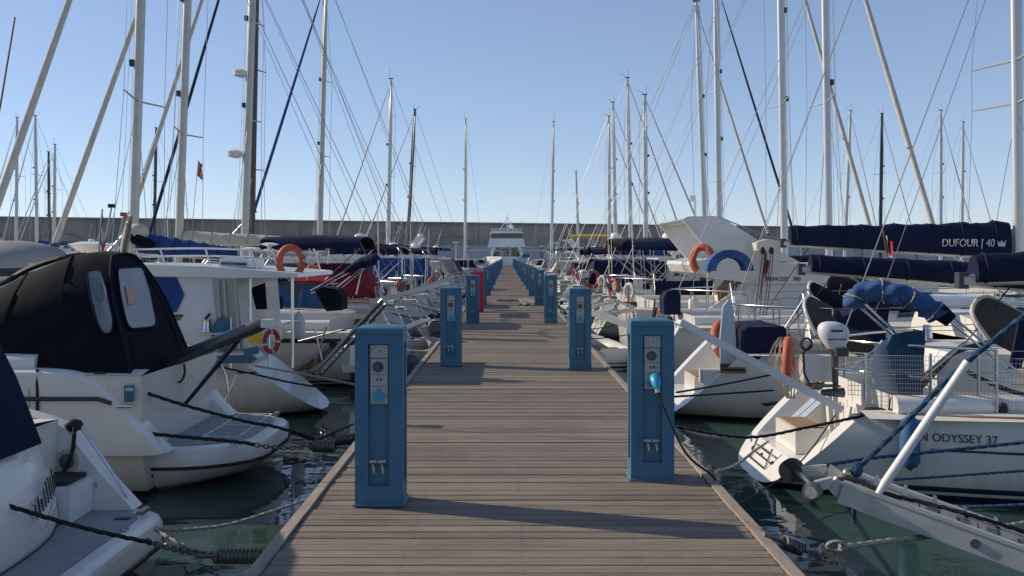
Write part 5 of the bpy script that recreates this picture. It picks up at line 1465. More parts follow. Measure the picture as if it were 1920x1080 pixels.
# roof gear
for px0_, px1_, py0_ in ((250, 590, 468), (250, 590, 482)): tube('roof_rail', spline([P(px0_, py0_, 12.9), P(400, py0_ - 2, 12.9), P(px1_, py0_ + 8, 12.9)]), .015, 'gelcoat', l3)
for px in (255, 300, 385, 470, 510, 588): tube('roof_rail_post', [P(px, 466, 12.9), P(px + 12, 505, 12.9)], .013, 'steel', l3)
for px, py in ((470, 470), (505, 462), (505, 474)): MB().tube([P(px, py + 12, 13.1), P(px, py, 13.1), P(px, py - 4, 13.1), P(px, py - 7, 13.1)], [.02, .03, .14, .05], 12).build('antenna_dome', 'gelcoat', l3, 50)
MB().prism([P(410, 500, 12.8), P(412, 484, 12.8), P(440, 480, 12.8), P(466, 486, 12.8), P(468, 502, 12.8)], (0, .8, 0)).build('roof_locker', 'gelcoat_cool', l3)
MB().prism([P(414, 496, 12.78), P(462, 498, 12.78), P(462, 493, 12.78), P(414, 491, 12.78)], (0, .01, 0)).build('roof_window', 'teal_glass', l3)
rad = MB().tube([P(170, 478, 12.9), P(170, 466, 12.9), P(170, 458, 12.9), P(170, 453, 12.9)], [.04, .22, .30, .12], 16).build('radar_dome', 'gelcoat', l3, 60)
for px in (148, 190): tube('radar_post', [P(px, 462, 12.9), P(px, 500, 12.9)], .018, 'gelcoat', l3)
lifebuoy('orange horseshoe buoy standing on the roof rail of the pilothouse boat', P(545, 491, 12.9), (.2, -1, 0), .19, .05, arc=290, start=-55)
flag('large faded Italian ensign above the black canvas cruiser', P(184, 486, 11.5), P(192, 392, 11.5), .50, droop=.93, hgt=.30, pole_r=.010)
for px0_, px1_, py_, nm in ((190, 209, 386, 'man overboard light on a slim pole, left of the pair'), (212, 232, 402, 'man overboard light on a slim pole, right of the pair')):
    t = thing('danbuoy', nm, 'buoy', P(px0_, 480, 12.5), 'man overboard poles')
    tube('pole', [P(px0_, 486, 12.5), P(px1_, py_ + 4, 12.5)], .011, 'mast_gold', t)
    MB().box(P(px1_, py_, 12.5), (.07, .07, .05)).build('lamp', 'rubber' if px0_ < 200 else 'orange', t)
cl = MB(); rows = []
for k in range(7):
    a = k / 6; rows.append([P(232 + 14 * a - 8 * q, 405 + 75 * q, 12.4 + .05 * math.sin(a * 9 + q * 4)) + Vector((0, .05 * a, 0)) for q in [j / 6 for j in range(7)]])
cl.loft(rows); tag(cl.build('rolled_pennant', 'cream_canvas', None, 60, loc=P(232, 480, 12.4)), 'cream rolled pennant hanging from the right man overboard pole', 'flag')
# grey covered dinghy at the far left
gd = thing('dinghy', 'grey tarpaulin covered dinghy stowed at the left edge above the black canvas', 'dinghy', P(40, 515, 14.6))
rows = []
for k in range(9):
    t = k / 8; px = -120 + 255 * t; hh = .46 * (1 - max(0, (t - .55) / .45) ** 2) ** .5 + .02
    c = P(px, 506 - 6 * t, 14.6); rows.append([c + Vector((0, .75 * math.cos(a) * (hh / .48), hh * math.sin(a) * .9 + .0)) for a in [pi * j / 10 for j in range(11)]])
MB().loft(rows, cap=True).build('cover', 'grey_canvas', gd, 60)
MB().loft([[r[0], r[-1], r[-1] + Vector((0, -.1, -.12)), r[0] + Vector((0, .1, -.12))] for r in rows], ring=True, cap=True).build('tube_hull', 'dark_float', gd)

# --- fourth left
l4, F4l, h4 = motorboat('white wheelhouse boat with dark windows and a slatted gangway behind the pilothouse boat', 17.4, -1, -2.7, L=11, B=3.6, fa=.95, ff=1.5, hullm='hull_white_navy', fly=False, arch=False, cabin_h=.95)
text_part('0K9', .18, P(590, 702, 15.62), (1, 0, 0), (0, 0, 1), 'lettering_dark', l4, .004, .25)
MB().prism([P(a, b, 15.7) for a, b in ((453, 526), (505, 526), (520, 540), (500, 548), (470, 548))], (0, .02, 0)).build('window', 'dark_glass', l4)
MB().prism([P(a, b, 15.7) for a, b in ((528, 528), (556, 526), (566, 556), (545, 558))], (0, .02, 0)).build('window', 'dark_glass', l4)
MB().prism([P(a, b, 15.65) for a, b in ((452, 556), (530, 556), (530, 580), (490, 580), (484, 566))], (0, .02, 0)).build('side_curtain', 'navy_canvas', l4)
# navy cover and folded bimini beyond it
rb = thing('sun_awning', 'navy folded sun awning with steel frame over the red boat tent', 'awning', P(660, 560, 18.6))
pts = spline([P(646, 511, 18.6), P(664, 500, 18.6), P(684, 491, 18.6), P(700, 487, 18.5), P(704, 490, 18.5)], 4)
MB().tube(pts, [.03] + [.05 + .07 * min(1, k / 7) * (1 + .12 * math.sin(k * 2.2)) for k in range(len(pts) - 2)] + [.06], 10).build('awning_roll', 'navy_canvas', rb, 60)
for a, b in (((652, 506), (582, 545)), ((655, 510), (584, 550)), ((676, 504), (628, 542)), ((684, 503), (634, 545)), ((702, 498), (720, 550)), ((680, 500), (668, 552))): tube('awning_frame', [P(*a, 18.6), P(*b, 18.6)], .016, 'steel', rb)
tag(MB().prism([P(a, b, 17.9) for a, b in ((590, 545), (604, 538), (630, 542), (640, 556), (640, 582), (612, 584))], (0, .7, 0)).build('engine_cover', 'black_canvas', None, 40, loc=P(615, 582, 18)), 'black canvas box cover on the stern beneath the red tent', 'cover')

# --- fifth left: sloop with red tent and blue cover
l5, F5, h5 = sailboat('white sloop with a red cockpit tent and bright blue sail cover on the left', 22.4, -1, -2.2, L=12.3, B=3.7, fa=1.0, ff=1.4, dl=1, hullm='hull_white_navy', stripe='stripe_teal',
    rigk=dict(base_px=247, top=(277, -420), r=.096, mat='mast_gold', spr=(190, -120), spl=1.25, boom=(448, 472, 486, 'blue_canvas', .42), genoa=((190, -170), (-22, 432), .085, 'furled_sail'), wr=.008))
rows = []
for px, pt, pb, w in ((560, 503, 545, 1.25), (600, 500, 550, 1.35), (640, 497, 552, 1.35), (690, 508, 552, 1.3), (722, 545, 556, 1.25)):
    rows.append([P(px, pb, 22.4) + Vector((0, -w, 0)), P(px, (pt + pb) / 2, 22.4) + Vector((0, -w * .9, 0)), P(px, pt + 3, 22.4) + Vector((0, -w * .5, 0)), P(px, pt - 4, 22.4), P(px, pt + 3, 22.4) + Vector((0, w * .5, 0)), P(px, pb, 22.4) + Vector((0, w, 0))])
m = MB().loft(rows); m.add(rows[-1], [tuple(range(6))]); m.build('cockpit_tent', 'red_canvas', l5, 30)
# cream bundle of sail at the mast foot
MB().ellip(P(258, 436, 22.3), (.28, .22, .22)).build('sail_bundle', 'cream_canvas', l5, 60)
MB().prism([P(a, b, 22.1) for a, b in ((240, 436), (262, 440), (288, 455), (280, 468), (246, 456))], (0, .3, 0)).build('mast_cover', 'black_canvas', l5)
# --- sixth left
sailboat('white sloop with cream sail cover and slanting cream genoa on the left', 26.2, -1, -2.1, L=12.4, B=3.7, dl=1, hood='navy_canvas', hullm='hull_white_black',
    rigk=dict(base_px=332, top=(362, -290), r=.093, mat='mast_gold', spr=(252, -60), spl=1.2, boom=(580, 455, 458, 'cream_canvas', .26), genoa=((312, -125), (103, 456), .08, 'furled_sail'), wr=.009))
for k, (d, bx, tx, ty, mt, g, gm, gr, boom, lab) in enumerate((
    (30.4, 456, 480, -230, 'mast_gold', ((440, -190), (238, 432)), 'furled_sail', .07, (590, 462, 460, 'navy_canvas', .14), 'white sloop with two radar domes on its pale mast on the left'),
    (34.6, 470, 483, -190, 'mast_brown', ((466, -190), (281, 436)), 'furled_navy', .06, (615, 470, 468, 'navy_canvas', .18), 'white sloop with a dark brown mast standing against the pale radar mast'))):
    rt, FF, hh_ = sailboat(lab, d, -1, -2.2, L=12, B=3.7, dl=1, hood='navy_canvas' if k else 'blue_canvas', hullm=HM[k],
        rigk=dict(base_px=bx, top=(tx, ty), r=.105 if k == 0 else .10, mat=mt, spr=(225, 40) if k == 0 else (130, 318), spl=.9, boom=boom, genoa=(g[0], g[1], gr, gm), wr=.010))
    if k == 0:
        for px, py in ((452, 137), (440, 288)):
            c = P(px, py, d - .1); MB().tube([c + Vector((0, 0, -.13)), c + Vector((0, 0, -.08)), c + Vector((0, 0, .06)), c + Vector((0, 0, .13))], [.1, .24, .26, .12], 14).build('radar_dome', 'gelcoat', rt, 50)
            MB().bar(c + Vector((0, 0, -.14)), P(px + 22, py + 4, d), .06, .05).build('radar_bracket', 'steel', rt)
    else:
        pass
motorboat('white motorboat with blue tent between the brown mast and the blue genoa sloop', 39.4, -1, -2.9, L=10, B=3.5, fly=False, canvas='blue_canvas', cabin_h=1.05)
sailboat('white sloop with a bright blue furled genoa and blue mast collar on the left', 45.2, -1, -2.3, L=13, B=3.8, dl=1, hood='navy_canvas',
    rigk=dict(base_px=598, top=(611, -45), r=.105, mat='mast_gold', spr=(150, 292), spl=1.2, boom=(700, 470, 478, 'navy_canvas', .35), genoa=((603, -10), (477, 394), .07, 'furled_blue'), wr=.012))
tag(flag('pair of small red signal pennants on a flag halyard beside the cream boom mast', P(360, 430, 25.5), P(372, 300, 25.5), .26, mats=('pennant_pale', 'pennant_pale'), droop=.5, hgt=.4, pole_r=.008))
far_left = [(70.5, 727, 733, 148, 'mast_grey', (215, 330), 'navy_canvas'), (87.0, 762, 778, 205, 'mast_brown', (310,), 'blue_canvas'), (110, 872, 873, 223, 'mast_grey', (300, 390), None)]
names_l = ['distant sloop on the left with the tallest pale mast nearest the pontoon', 'distant sloop on the left whose darker mast leans to the right', 'distant sloop with twin spreader mast just left of the pontoon end']
for (d, bx, tx, ty, mt, sp, cov), nm in zip(far_left, names_l):
    xm = (bx - 951) * d / K; sx = -2.9 if d < 105 else min(-1.9, xm + 4)
    sailboat(nm, d, -1, sx, L=max(10, (sx - xm) * 1.75), B=3.6, dl=0, hullm=rnd.choice(('hull_white_navy', 'hull_white_black', 'hull_cream')), hood='blue_canvas', group='distant sloops with standing masts',
        rigk=dict(base_px=bx, top=(tx, ty), r=.13, mat=mt, spr=sp, spl=1.7, boom=(bx + 4.2 * K / d, 470, 470, cov, .35), wr=.013, genoa=((tx - 3, ty + 14), (bx - 4.3 * K / d, 476), .05, 'furled_sail') if d < 90 else None))
pos_l = [49.6, 54.0, 58.2, 62.4, 66.4, 75.5, 79.8, 91.5, 96, 100.5, 105.2, 115, 120, 125, 130, 135.5, 141, 147, 153, 158]
for i, d in enumerate(pos_l):
    big = d == 75.5
    motorboat('large white flybridge motorboat with round radar dome far along the left row' if big else '%s motorboat from the camera among those moored far along the left row' % ORDN[i], d, -1, -2.9 - rnd.uniform(-.2, .5), L=14 if big else rnd.uniform(8.5, 11), B=4.3 if big else 3.4,
              fly=big or i in (1,), canvas=CV[(i + 2) % 8], hullm=HM[(i + 3) % 6], group='motorboats far along the left row', cabin_h=1.5 if big else rnd.uniform(.7, 1.0) if d < 95 else .6, arch=big or (i % 3 == 0 and d < 95))

# ------------------------------------------------------------------ neighbouring pontoons, far off to both sides
for px, ty, bx, d, mt, lab in ((32, 220, 30, 92, 'mast_grey', 'far sloop at the left edge with the leftmost of the thin distant masts'), (66, 217, 70, 88, 'mast_grey', 'far sloop on the left with the tallest of the thin distant masts'),
                         (91, 285, 93, 99, 'mast_brown', 'far sloop on the left with the shortest of the thin distant masts'), (103, 271, 101, 95, 'mast_grey', 'far sloop on the left, thin mast crossed by the cream genoa'),
                         (293, 240, 288, 93, 'mast_brown', 'far sloop on the left, thin mast between the two pale near masts')):
    xm = (bx - 951) * d / K
    sailboat(lab, d, -1, xm + 6.3, L=11.5, B=3.6, dl=0, hullm=rnd.choice(HM), hood='blue_canvas', group='sloops at the left neighbouring pontoon', rigk=dict(base_px=bx, top=(px, ty), r=.13, mat=mt, spr=((ty + 440) / 2,), spl=1.3, boom=(bx + 80, 458, 460, rnd.choice(('navy_canvas', 'blue_canvas')), .3), wr=.012, genoa=((px - 2, ty + 14), (bx - 70, 468), .05, 'furled_sail')))
for px, ty, bx, d, mt, lab in ((1595, 208, 1583, 92, 'mast_grey', 'far sloop on the right whose thin mast leans between two near masts'), (1654, 213, 1650, 90, 'mast_black', 'far sloop on the right with a black mast'),
                         (1764, 207, 1764, 88, 'mast_grey', 'far sloop on the right with pale thin mast above the lettered cover'), (1806, 229, 1803, 95, 'mast_grey', 'far sloop on the right with the rightmost of the thin distant masts')):
    xm = (bx - 951) * d / K
    sailboat(lab, d, 1, xm - 6.3, L=11.5, B=3.6, dl=0, hullm=rnd.choice(HM), hood='blue_canvas', group='sloops at the right neighbouring pontoon', rigk=dict(base_px=bx, top=(px, ty), r=.14, mat=mt, spr=((ty + 440) / 2,), spl=1.3, boom=(bx - 80, 458, 460, 'navy_canvas', .3), wr=.012, genoa=((px + 2, ty + 14), (bx + 70, 468), .05, 'furled_sail')))
for i, (px, d) in enumerate(((10, 84), (130, 80), (185, 84), (240, 82), (330, 86), (395, 84))):
    motorboat('%s white motorboat from the left edge at the far left neighbouring pontoon' % ORDN[i].replace('nearest', 'first'), d, -1, (px + 40 - 951) * d / K, L=9.5, B=3.4, fly=i % 2 == 0, canvas=CV[(i + 1) % 8], hullm=HM[i], group='motorboats at the left neighbouring pontoon')

# ------------------------------------------------------------------ yacht across the head of the pontoon
yt = thing('motor_yacht', 'large white motor yacht lying across the far end of the pontoon', 'motor yacht', (-.1, 176, WZ))
dY = 172
def yb(px0, px1, py0, py1, d0, d1, name, mat, par=None, tap=0):
    a, b = P(px0, py1, d0), P(px1, py0, d0)
    vs = [(a.x, d0, a.z), (b.x, d0, a.z), (b.x - tap, d0, b.z), (a.x + tap, d0, b.z)]
    return MB().prism([Vector(v) for v in vs], (0, d1 - d0, 0)).build(name, mat, par or yt)
rows = []
for k in range(7):
    t = k / 6; w = 3.9 * (1 - (1 - t) ** 3 * .75)
    rows.append([Vector((-.1 + v * w, 168.4 + 7 * t, z)) for v, z in ((1, 1.5), (.92, .2), (.7, -1), (-.7, -1), (-.92, .2), (-1, 1.5))])
m = MB().loft(rows, cap=True); m.build('hull', 'yacht_white', yt, 40)
yb(917, 983, 462, 490, 173, 186, 'lower_deckhouse', 'yacht_white', tap=.5)
yb(926, 938, 466, 484, 172.8, 172.95, 'window', 'dark_glass'); yb(958, 974, 466, 484, 172.8, 172.95, 'window', 'dark_glass'); yb(941, 955, 466, 492, 172.8, 172.95, 'saloon_door', 'dark_glass')
yb(914, 986, 447, 463, 171.5, 186, 'upper_moulding', 'yacht_white', tap=.45)
yb(919, 981, 437, 448, 173.5, 185, 'wheelhouse', 'yacht_white', tap=.25)
for k in range(5): yb(921 + k * 12, 932 + k * 12, 437.8, 447.2, 173.2, 173.45, 'windscreen_pane', 'dark_glass')
yb(918, 982, 433, 437.5, 172.2, 185, 'roof', 'yacht_white', tap=.5)
for x0, x1, sg in ((914, 927, 1), (986, 973, -1)):
    MB().prism([P(x0, 494, 171.6), P(x0 + 5 * sg, 494, 171.6), P(x1 + 3 * sg, 463, 171.6), P(x1 - 3 * sg, 463, 171.6)], (0, 2, 0)).build('wing_support', 'yacht_white', yt)
for k in range(7): yb(929.5 + k * 6, 930.3 + k * 6, 466, 490, 172.6, 172.75, 'door_mullion', 'aluminium')
tube('aft_rail', [P(919, 484, 169.5), P(981, 484, 169.5)], .045, 'steel', yt)
for px in range(920, 982, 10): tube('aft_rail_post', [P(px, 494, 169.5), P(px, 484, 169.5)], .03, 'steel', yt)
yb(980, 992, 476, 483, 170, 171, 'tender_cover', 'stripe_teal')
for px in (908, 992): MB().ellip(P(px, 489, 169), (.25, .25, .6)).build('hull_bumper', 'fender_white', yt, 60)
MB().ellip(P(958, 424, 176), (.45, .45, .4)).build('radar_dome', 'yacht_white', yt, 60)
tube('fly_rail', [P(921, 431, 173), P(979, 431, 173)], .025, 'yacht_white', yt)
tube('fly_rail', [P(921, 429, 173), P(979, 429, 173)], .04, 'yacht_white', yt)
for px in range(921, 981, 8): tube('rail_post', [P(px, 433, 173), P(px, 429, 173)], .035, 'yacht_white', yt)
for a, b in (((938, 431), (951, 407)), ((964, 431), (952, 407)), ((951, 431), (951, 402)), ((944, 419), (958, 419))): tube('signal_mast', [P(*a, 176), P(*b, 176)], .06, 'yacht_white', yt)
tube('whip_antenna', [P(979, 431, 176), P(978, 412, 176)], .03, 'wire', yt)
t = thing('boarding_ladder', 'pale A-shaped boarding steps standing at the far end of the pontoon', 'ladder', P(948, 498, 162))
for a, b in (((940, 498), (945, 470)), ((954, 498), (947, 470))): tube('leg', [P(*a, 162), P(*b, 162)], .06, 'aluminium', t)
for k in range(3): tube('rung', [P(941.5 + k, 491 - 7 * k, 162), P(952.5 - k, 491 - 7 * k, 162)], .04, 'aluminium', t)

# ================================================================== NEAR GEAR AND LINES
# aluminium gangway in the lower right corner
ga = thing('gangway', 'long aluminium gangway with end wheels lying low over the water in the lower right corner', 'gangway', P(1500, 900, 6.1), 'gangways')
A0, A1 = P(1580, 912, 6.0), P(1990, 1062, 5.5)
dd = (A1 - A0); sd = dd.cross(Vector((0, 0, 1))).normalized(); up = sd.cross(dd).normalized()
wG = .36
for sg in (-1, 1):
    MB().bar(A0 + sd * sg * wG / 2, A1 + sd * sg * wG / 2, .035, .125, up=up).build('side_beam', 'aluminium', ga)
    MB().bar(A0 + sd * sg * wG / 2 + up * .072, A1 + sd * sg * wG / 2 + up * .072, .05, .022, up=up).build('beam_flange', 'aluminium', ga)
for k in range(11):
    c = A0 + dd * ((k + .5) / 11)
    MB().bar(c - sd * (wG / 2 - .02) + up * .03, c + sd * (wG / 2 - .02) + up * .03, dd.length / 11 * .90, .012, up=up).build('tread', 'grip_grey', ga)
for k in range(1, 7):
    c = A0 + dd * (k / 7.2) + up * .115
    MB().bar(c - sd * .12, c + sd * .17, .022, .014, up=up).build('tread_bar', 'steel', ga)
MB().disc(A0 + dd * .62 + sd * (wG / 2 + .018), sd, .028, .012, 14).build('bolt', 'galvanised', ga, 40)
W1_ = P(1525, 920, 5.72); W2_ = P(1486, 884, 6.25)
for sg, Wc in ((1, W1_ + Vector((.02, .03, .02))), (-1, W2_ + Vector((.06, 0, .0)))):
    e0 = A0 + sd * sg * .16
    MB().bar(e0, e0.lerp(Wc, .45) + up * .05, .022, .085, up=up).build('fork_arm', 'aluminium', ga)
    MB().bar(e0.lerp(Wc, .45) + up * .05, Wc, .022, .07, up=up).build('fork_arm', 'aluminium', ga)
MB().bar(A0 - sd * .15 + up * .03, A0 + sd * .15 + up * .03, .06, .06, up=up).build('end_plate', 'aluminium', ga)
w = MB().tube([W1_ + Vector((-.03, -.05, 0)), W1_ + Vector((-.026, -.045, 0)), W1_ + Vector((0, 0, 0)), W1_ + Vector((.004, .006, 0))], [.050, .058, .058, .05], 22).build('wheel', 'galvanised', ga, 40)
MB().tube([W1_ + Vector((-.034, -.058, 0)), W1_ + Vector((-.03, -.05, 0))], .036, 16).build('hub', 'plate_grey', w, 40)
MB().tube([W2_ + Vector((-.02, 0, 0)), W2_ + Vector((.03, .08, 0))], .075, 20).build('wheel', 'rubber', ga, 40)
tube('axle', [W1_ + Vector((.01, .02, .01)), W2_ + Vector((.03, .05, 0))], .016, 'steel', ga, 8)
po = MB().tube([P(1645, 928, 5.75), P(1660, 905, 5.75), P(1815, 678, 5.6)], [.018, .028, .026], 10).build('gangway_prop', 'gelcoat', None, 50, loc=P(1645, 928, 5.75))
tag(po, 'slanting white pole propped on the aluminium gangway', 'pole')
MB().ellip(P(1606, 880, 5.9), (.04, .04, .05)).build('knot', 'rope_blue', ga, 60)
MB().ellip(P(1588, 888, 5.9), (.03, .03, .035)).build('shackle', 'brass', ga, 60)

rope('thick blue rope rising from the gangway end to the upper right', [P(1606, 880, 5.9), P(1700, 790, 5.9), P(1800, 690, 5.85), P(1960, 560, 5.8)], .016, 'rope_blue')
rope('blue rope hanging down from the knot on the gangway', [P(1603, 885, 5.9), P(1601, 930, 5.9), P(1600, 982, 5.9)], .012, 'rope_blue')
rope('blue rope from the gangway knot across the sloop hull, upper of three', [P(1545, 873, 6.5), P(1640, 858, 6.8), P(1800, 842, 7.0), P(1960, 825, 7.0)], .013, 'rope_blue')
rope('blue rope from the gangway knot across the sloop hull, middle of three', [P(1600, 902, 6.0), P(1700, 898, 6.4), P(1960, 880, 6.8)], .009, 'rope_blue')
rope('blue rope lying along the aluminium gangway', [P(1530, 905, 6.0), P(1600, 898, 5.85), P(1660, 925, 5.75), P(1800, 960, 5.6), P(1960, 1010, 5.5)], .012, 'rope_dark')
rope('blue rope over the boot stripe at the lower right', [P(1720, 938, 7.6), P(1800, 950, 7.2), P(1960, 945, 7.0)], .012, 'rope_blue')
rope('pale rope with spliced eye running low over the water at lower right', [P(1575, 1025, 5.2), P(1610, 1022, 5.3), P(1700, 1010, 5.6), P(1780, 1002, 6.0), P(1960, 975, 6.6)], .015, 'rope_pale')
eye = [P(1568 + 18 * math.cos(a), 1024 + 9 * math.sin(a), 5.2) for a in [2 * pi * k / 14 for k in range(14)]]
tag(MB().tube(eye, .010, 6, closed=True).build('rope_eye', 'rope_pale', None, 60, loc=eye[0]), 'spliced eye at the end of the low pale rope, lower right', 'rope')
spring('short mooring spring at the lower right edge of the pontoon', P(1466, 1015, 5.22), P(1505, 1030, 5.25), .035, 7, .008)
rope('thin chain from the right spring to the pale rope eye', [P(1505, 1030, 5.25), P(1530, 1038, 5.2), P(1556, 1027, 5.2)], .008, 'galvanised')
rope('dark mooring line from the right pontoon edge to the quarter of the nearest sloop', [P(1268, 800, 8.6), P(1400, 820, 8.5), P(1520, 800, 8.6), P(1655, 772, 8.75)], .013, 'rope_dark')
rope('pale mooring line looping from the pontoon to the stern of the nearest sloop', [P(1342, 885, 6.9), P(1380, 872, 7.6), P(1415, 845, 8.7), P(1440, 828, 9.2)], .011, 'rope_pale')
rope('pale slack hose from the right pontoon edge under the second sloop', [P(1270, 800, 8.7), P(1310, 815, 8.9), P(1360, 820, 9.1), P(1415, 819, 9.3)], .014, 'rope_pale')
rope('dark mooring line from the right pontoon edge to the second sloop, upper', [P(1268, 736, 10.95), P(1350, 722, 11.6), P(1460, 700, 12.4)], .012, 'rope_dark')
rope('dark mooring line from the right pontoon edge to the second sloop, lower', [P(1262, 744, 10.6), P(1360, 738, 11.4), P(1450, 732, 12.2)], .012, 'rope_dark')

# left foreground
rope('dark rope crossing the lower left corner to the platform cleat', [P(-40, 930, 5.6), P(60, 962, 5.7), P(170, 993, 5.85), P(284, 1018, 5.9)], .013, 'rope_dark')
rope('pale rope from the lower left platform to the left pontoon edge', [P(292, 990, 6.15), P(330, 994, 6.2), P(420, 985, 6.35), P(500, 962, 6.5), P(572, 938, 6.7)], .010, 'rope_pale')
rope('pale rope from the lower left platform to the near mooring spring', [P(290, 992, 6.1), P(320, 1010, 5.95), P(360, 1030, 5.75), P(395, 1038, 5.6)], .010, 'rope_pale')
rope('rusty chain from the lower left platform to the near mooring spring', [P(275, 1015, 5.95), P(330, 1030, 5.8), P(400, 1042, 5.55)], .012, 'galvanised')
spring('near mooring spring by the left pontoon edge at the bottom', P(405, 1043, 5.5), P(488, 1043, 5.45), .038, 11, .008)
spring('second mooring spring by the left pontoon edge beside the black canvas cruiser', P(588, 836, 8.8), P(628, 838, 8.75), .05, 8)
spring('third mooring spring half hidden by the nearest left pedestal', P(630, 826, 9.1), P(664, 822, 9.05), .045, 7)
rope('dark rope from the black canvas cruiser to the second left spring', [P(160, 800, 8.6), P(300, 815, 8.6), P(440, 828, 8.65), P(478, 834, 8.7)], .016, 'rope_dark')
rope('chain from the platform of the black canvas cruiser to the second left spring', [P(478, 834, 8.7), P(530, 840, 8.75), P(588, 836, 8.8)], .012, 'galvanised')
rope('long dark rope slanting from the black canvas to the third left spring', [P(215, 715, 8.6), P(330, 755, 8.8), P(460, 790, 9.0), P(515, 800, 9.05), P(590, 822, 9.1)], .015, 'rope_dark')
rope('dark rope hook hanging between the platform and the third left spring', [P(545, 812, 9.4), P(590, 825, 9.3), P(602, 822, 9.3), P(640, 805, 9.6), P(662, 795, 9.8)], .010, 'rope_dark')
rope('dark mooring line from the pilothouse boat past the nearest left pedestal', [P(375, 680, 11.9), P(460, 698, 11.9), P(560, 720, 11.9), P(670, 736, 11.8)], .012, 'rope_dark')
rope('pale mooring line from the pilothouse boat past the nearest left pedestal', [P(478, 686, 12.2), P(560, 700, 12.1), P(670, 722, 11.9)], .012, 'rope_pale')
rope('pale rope bridle hanging to the platform of the black canvas cruiser', [P(446, 700, 11.6), P(430, 735, 11.3), P(415, 765, 11.1)], .009, 'rope_pale')
# slatted and tubular gangways on the left
gangway('slatted wooden gangway with steel rails on the left wheelhouse boat', P(640, 640, 14.6), P(560, 695, 14.9), .42, 'steel', 'teak', n=9)
tg = thing('gangway', 'long steel tube gangway rising towards the pontoon behind the nearest left pedestal', 'gangway', P(596, 702, 14.6), 'gangways')
for a, b, r_ in (((597, 690, 14.4), (718, 562, 14.0), .035), ((604, 700, 14.6), (724, 570, 14.2), .028), ((560, 640, 14.8), (690, 606, 14.2), .016), ((606, 686, 14.4), (590, 615, 14.4), .014), ((588, 690, 14.4), (612, 612, 14.4), .014)):
    tube('rail', [P(*a), P(*b)], r_, 'steel', tg, 8)
for i, (a, b, w, mt, lab) in enumerate((((838, 532, 18.2), (700, 565, 18.6), .30, 'aluminium', 'aluminium gangway reaching behind the second left pedestal'), ((800, 600, 17.6), (700, 640, 18.0), .3, 'gelcoat_cool', 'white gangway plank resting low beside the second left pedestal'),
                                        ((1110, 585, 19.8), (1260, 640, 18.8), .32, 'aluminium', 'grey gangway reaching from the second right pedestal'), ((1140, 560, 24), (1230, 590, 24), .3, 'gelcoat_cool', 'white gangway plank on the right beyond the second pedestal'),
                                        ((850, 520, 27), (770, 545, 27), .3, 'aluminium', 'short aluminium gangway on the left beyond the third pedestal'))):
    plank_gangway(lab, P(*a), P(*b), w, .05, mt, holes=False)
# mooring lines of the boats down both rows
i = 0
DL = [17.5, 22.3, 26.4, 30.5, 35, 40, 44.8, 49.4, 53.6, 57.8, 61.8, 66, 70.5, 75]
for d in DL:
    for s in (1, -1):
        for q in (-1.1, 1.1):
            if (s == 1 and d < 20) and q < 0: continue
            a = Vector((SIDE[s] - s * .02, d + q * 1.15, -.06)); b = Vector((s * 3.2, d + q, .28))
            i += 1
            o = rope('%s quarter line of the %s pair of stern lines along the %s pontoon edge' % ('near' if q < 0 else 'far', ORDN[DL.index(d)].replace('nearest', 'first'), 'right' if s > 0 else 'left'), [a, b], .011 if d < 40 else .014, ('rope_pale', 'rope_dark', 'rope_pale')[i % 3], sag=.10, group='stern lines of the %s row' % ('right' if s > 0 else 'left'), n=5)
# small bright gear on the sterns
for lab, px, py, d, R, mt in (('orange ring lifebuoy hung on the rail of the open motorboat on the right', 1111, 523, 33, .27, 'orange'), ('small orange lifebuoy on a stern far along the left row', 812, 532, 27, .17, 'orange'), ('orange horseshoe buoy on a stern beyond the second right pedestal', 1141, 470, 48, .3, 'orange'),
                          ('orange horseshoe buoy on a far stern left of the pontoon', 713, 468, 46, .3, 'orange')):
    lifebuoy(lab, P(px, py, d), (0, -1, 0), R, R * .24, arc=360 if 'ring' in lab else 300)
for lab, px, py, d, hgt in (('tall orange folded flag on a stern beyond the second right pedestal', 1178, 545, 22.5, .55), ('small orange flag just left of the nearest right pedestal top', 1265, 575, 20.5, .35)):
    flag(lab, P(px, py + 38, d), P(px, py - 12, d), .22, mats=('orange', 'orange'), droop=.9, hgt=hgt * .6)
flag('green and white ensign behind the nearest right pedestal', P(1222, 605, 18.5), P(1228, 560, 18.5), .24, droop=.8, hgt=.35)
flag('faded ensign on a stern left of the red tent', P(708, 490, 30), P(690, 440, 30), .4, droop=.8, hgt=.5)
outboard('white outboard motor on the stern of the open motorboat on the right', P(1096, 513, 31), .28, leg=.6)
fender('white fender against the pontoon edge behind the nearest right pedestal', P(1275, 640, 16.5), .5, .11, 'fender_white', top=P(1276, 600, 16.4))
for k, (px, py, d) in enumerate(((560, 610, 14.5), (1300, 575, 19), (1350, 600, 18.8))):
    fender(('white fender on the rail of the wheelhouse boat', 'white fender on the stern left of the pale board', 'white fender behind the pale board')[k], P(px, py, d), .42, .10, 'fender_white')
tag(MB().prism([P(a, b, 17.6) for a, b in ((1244, 560), (1250, 548), (1268, 542), (1276, 552), (1276, 590), (1246, 590))], (0, .5, 0)).build('deck_cover', 'navy_canvas', None, 30, loc=P(1260, 590, 17.6)), 'navy covered box on the stern rail right of the nearest right pedestal', 'cover')
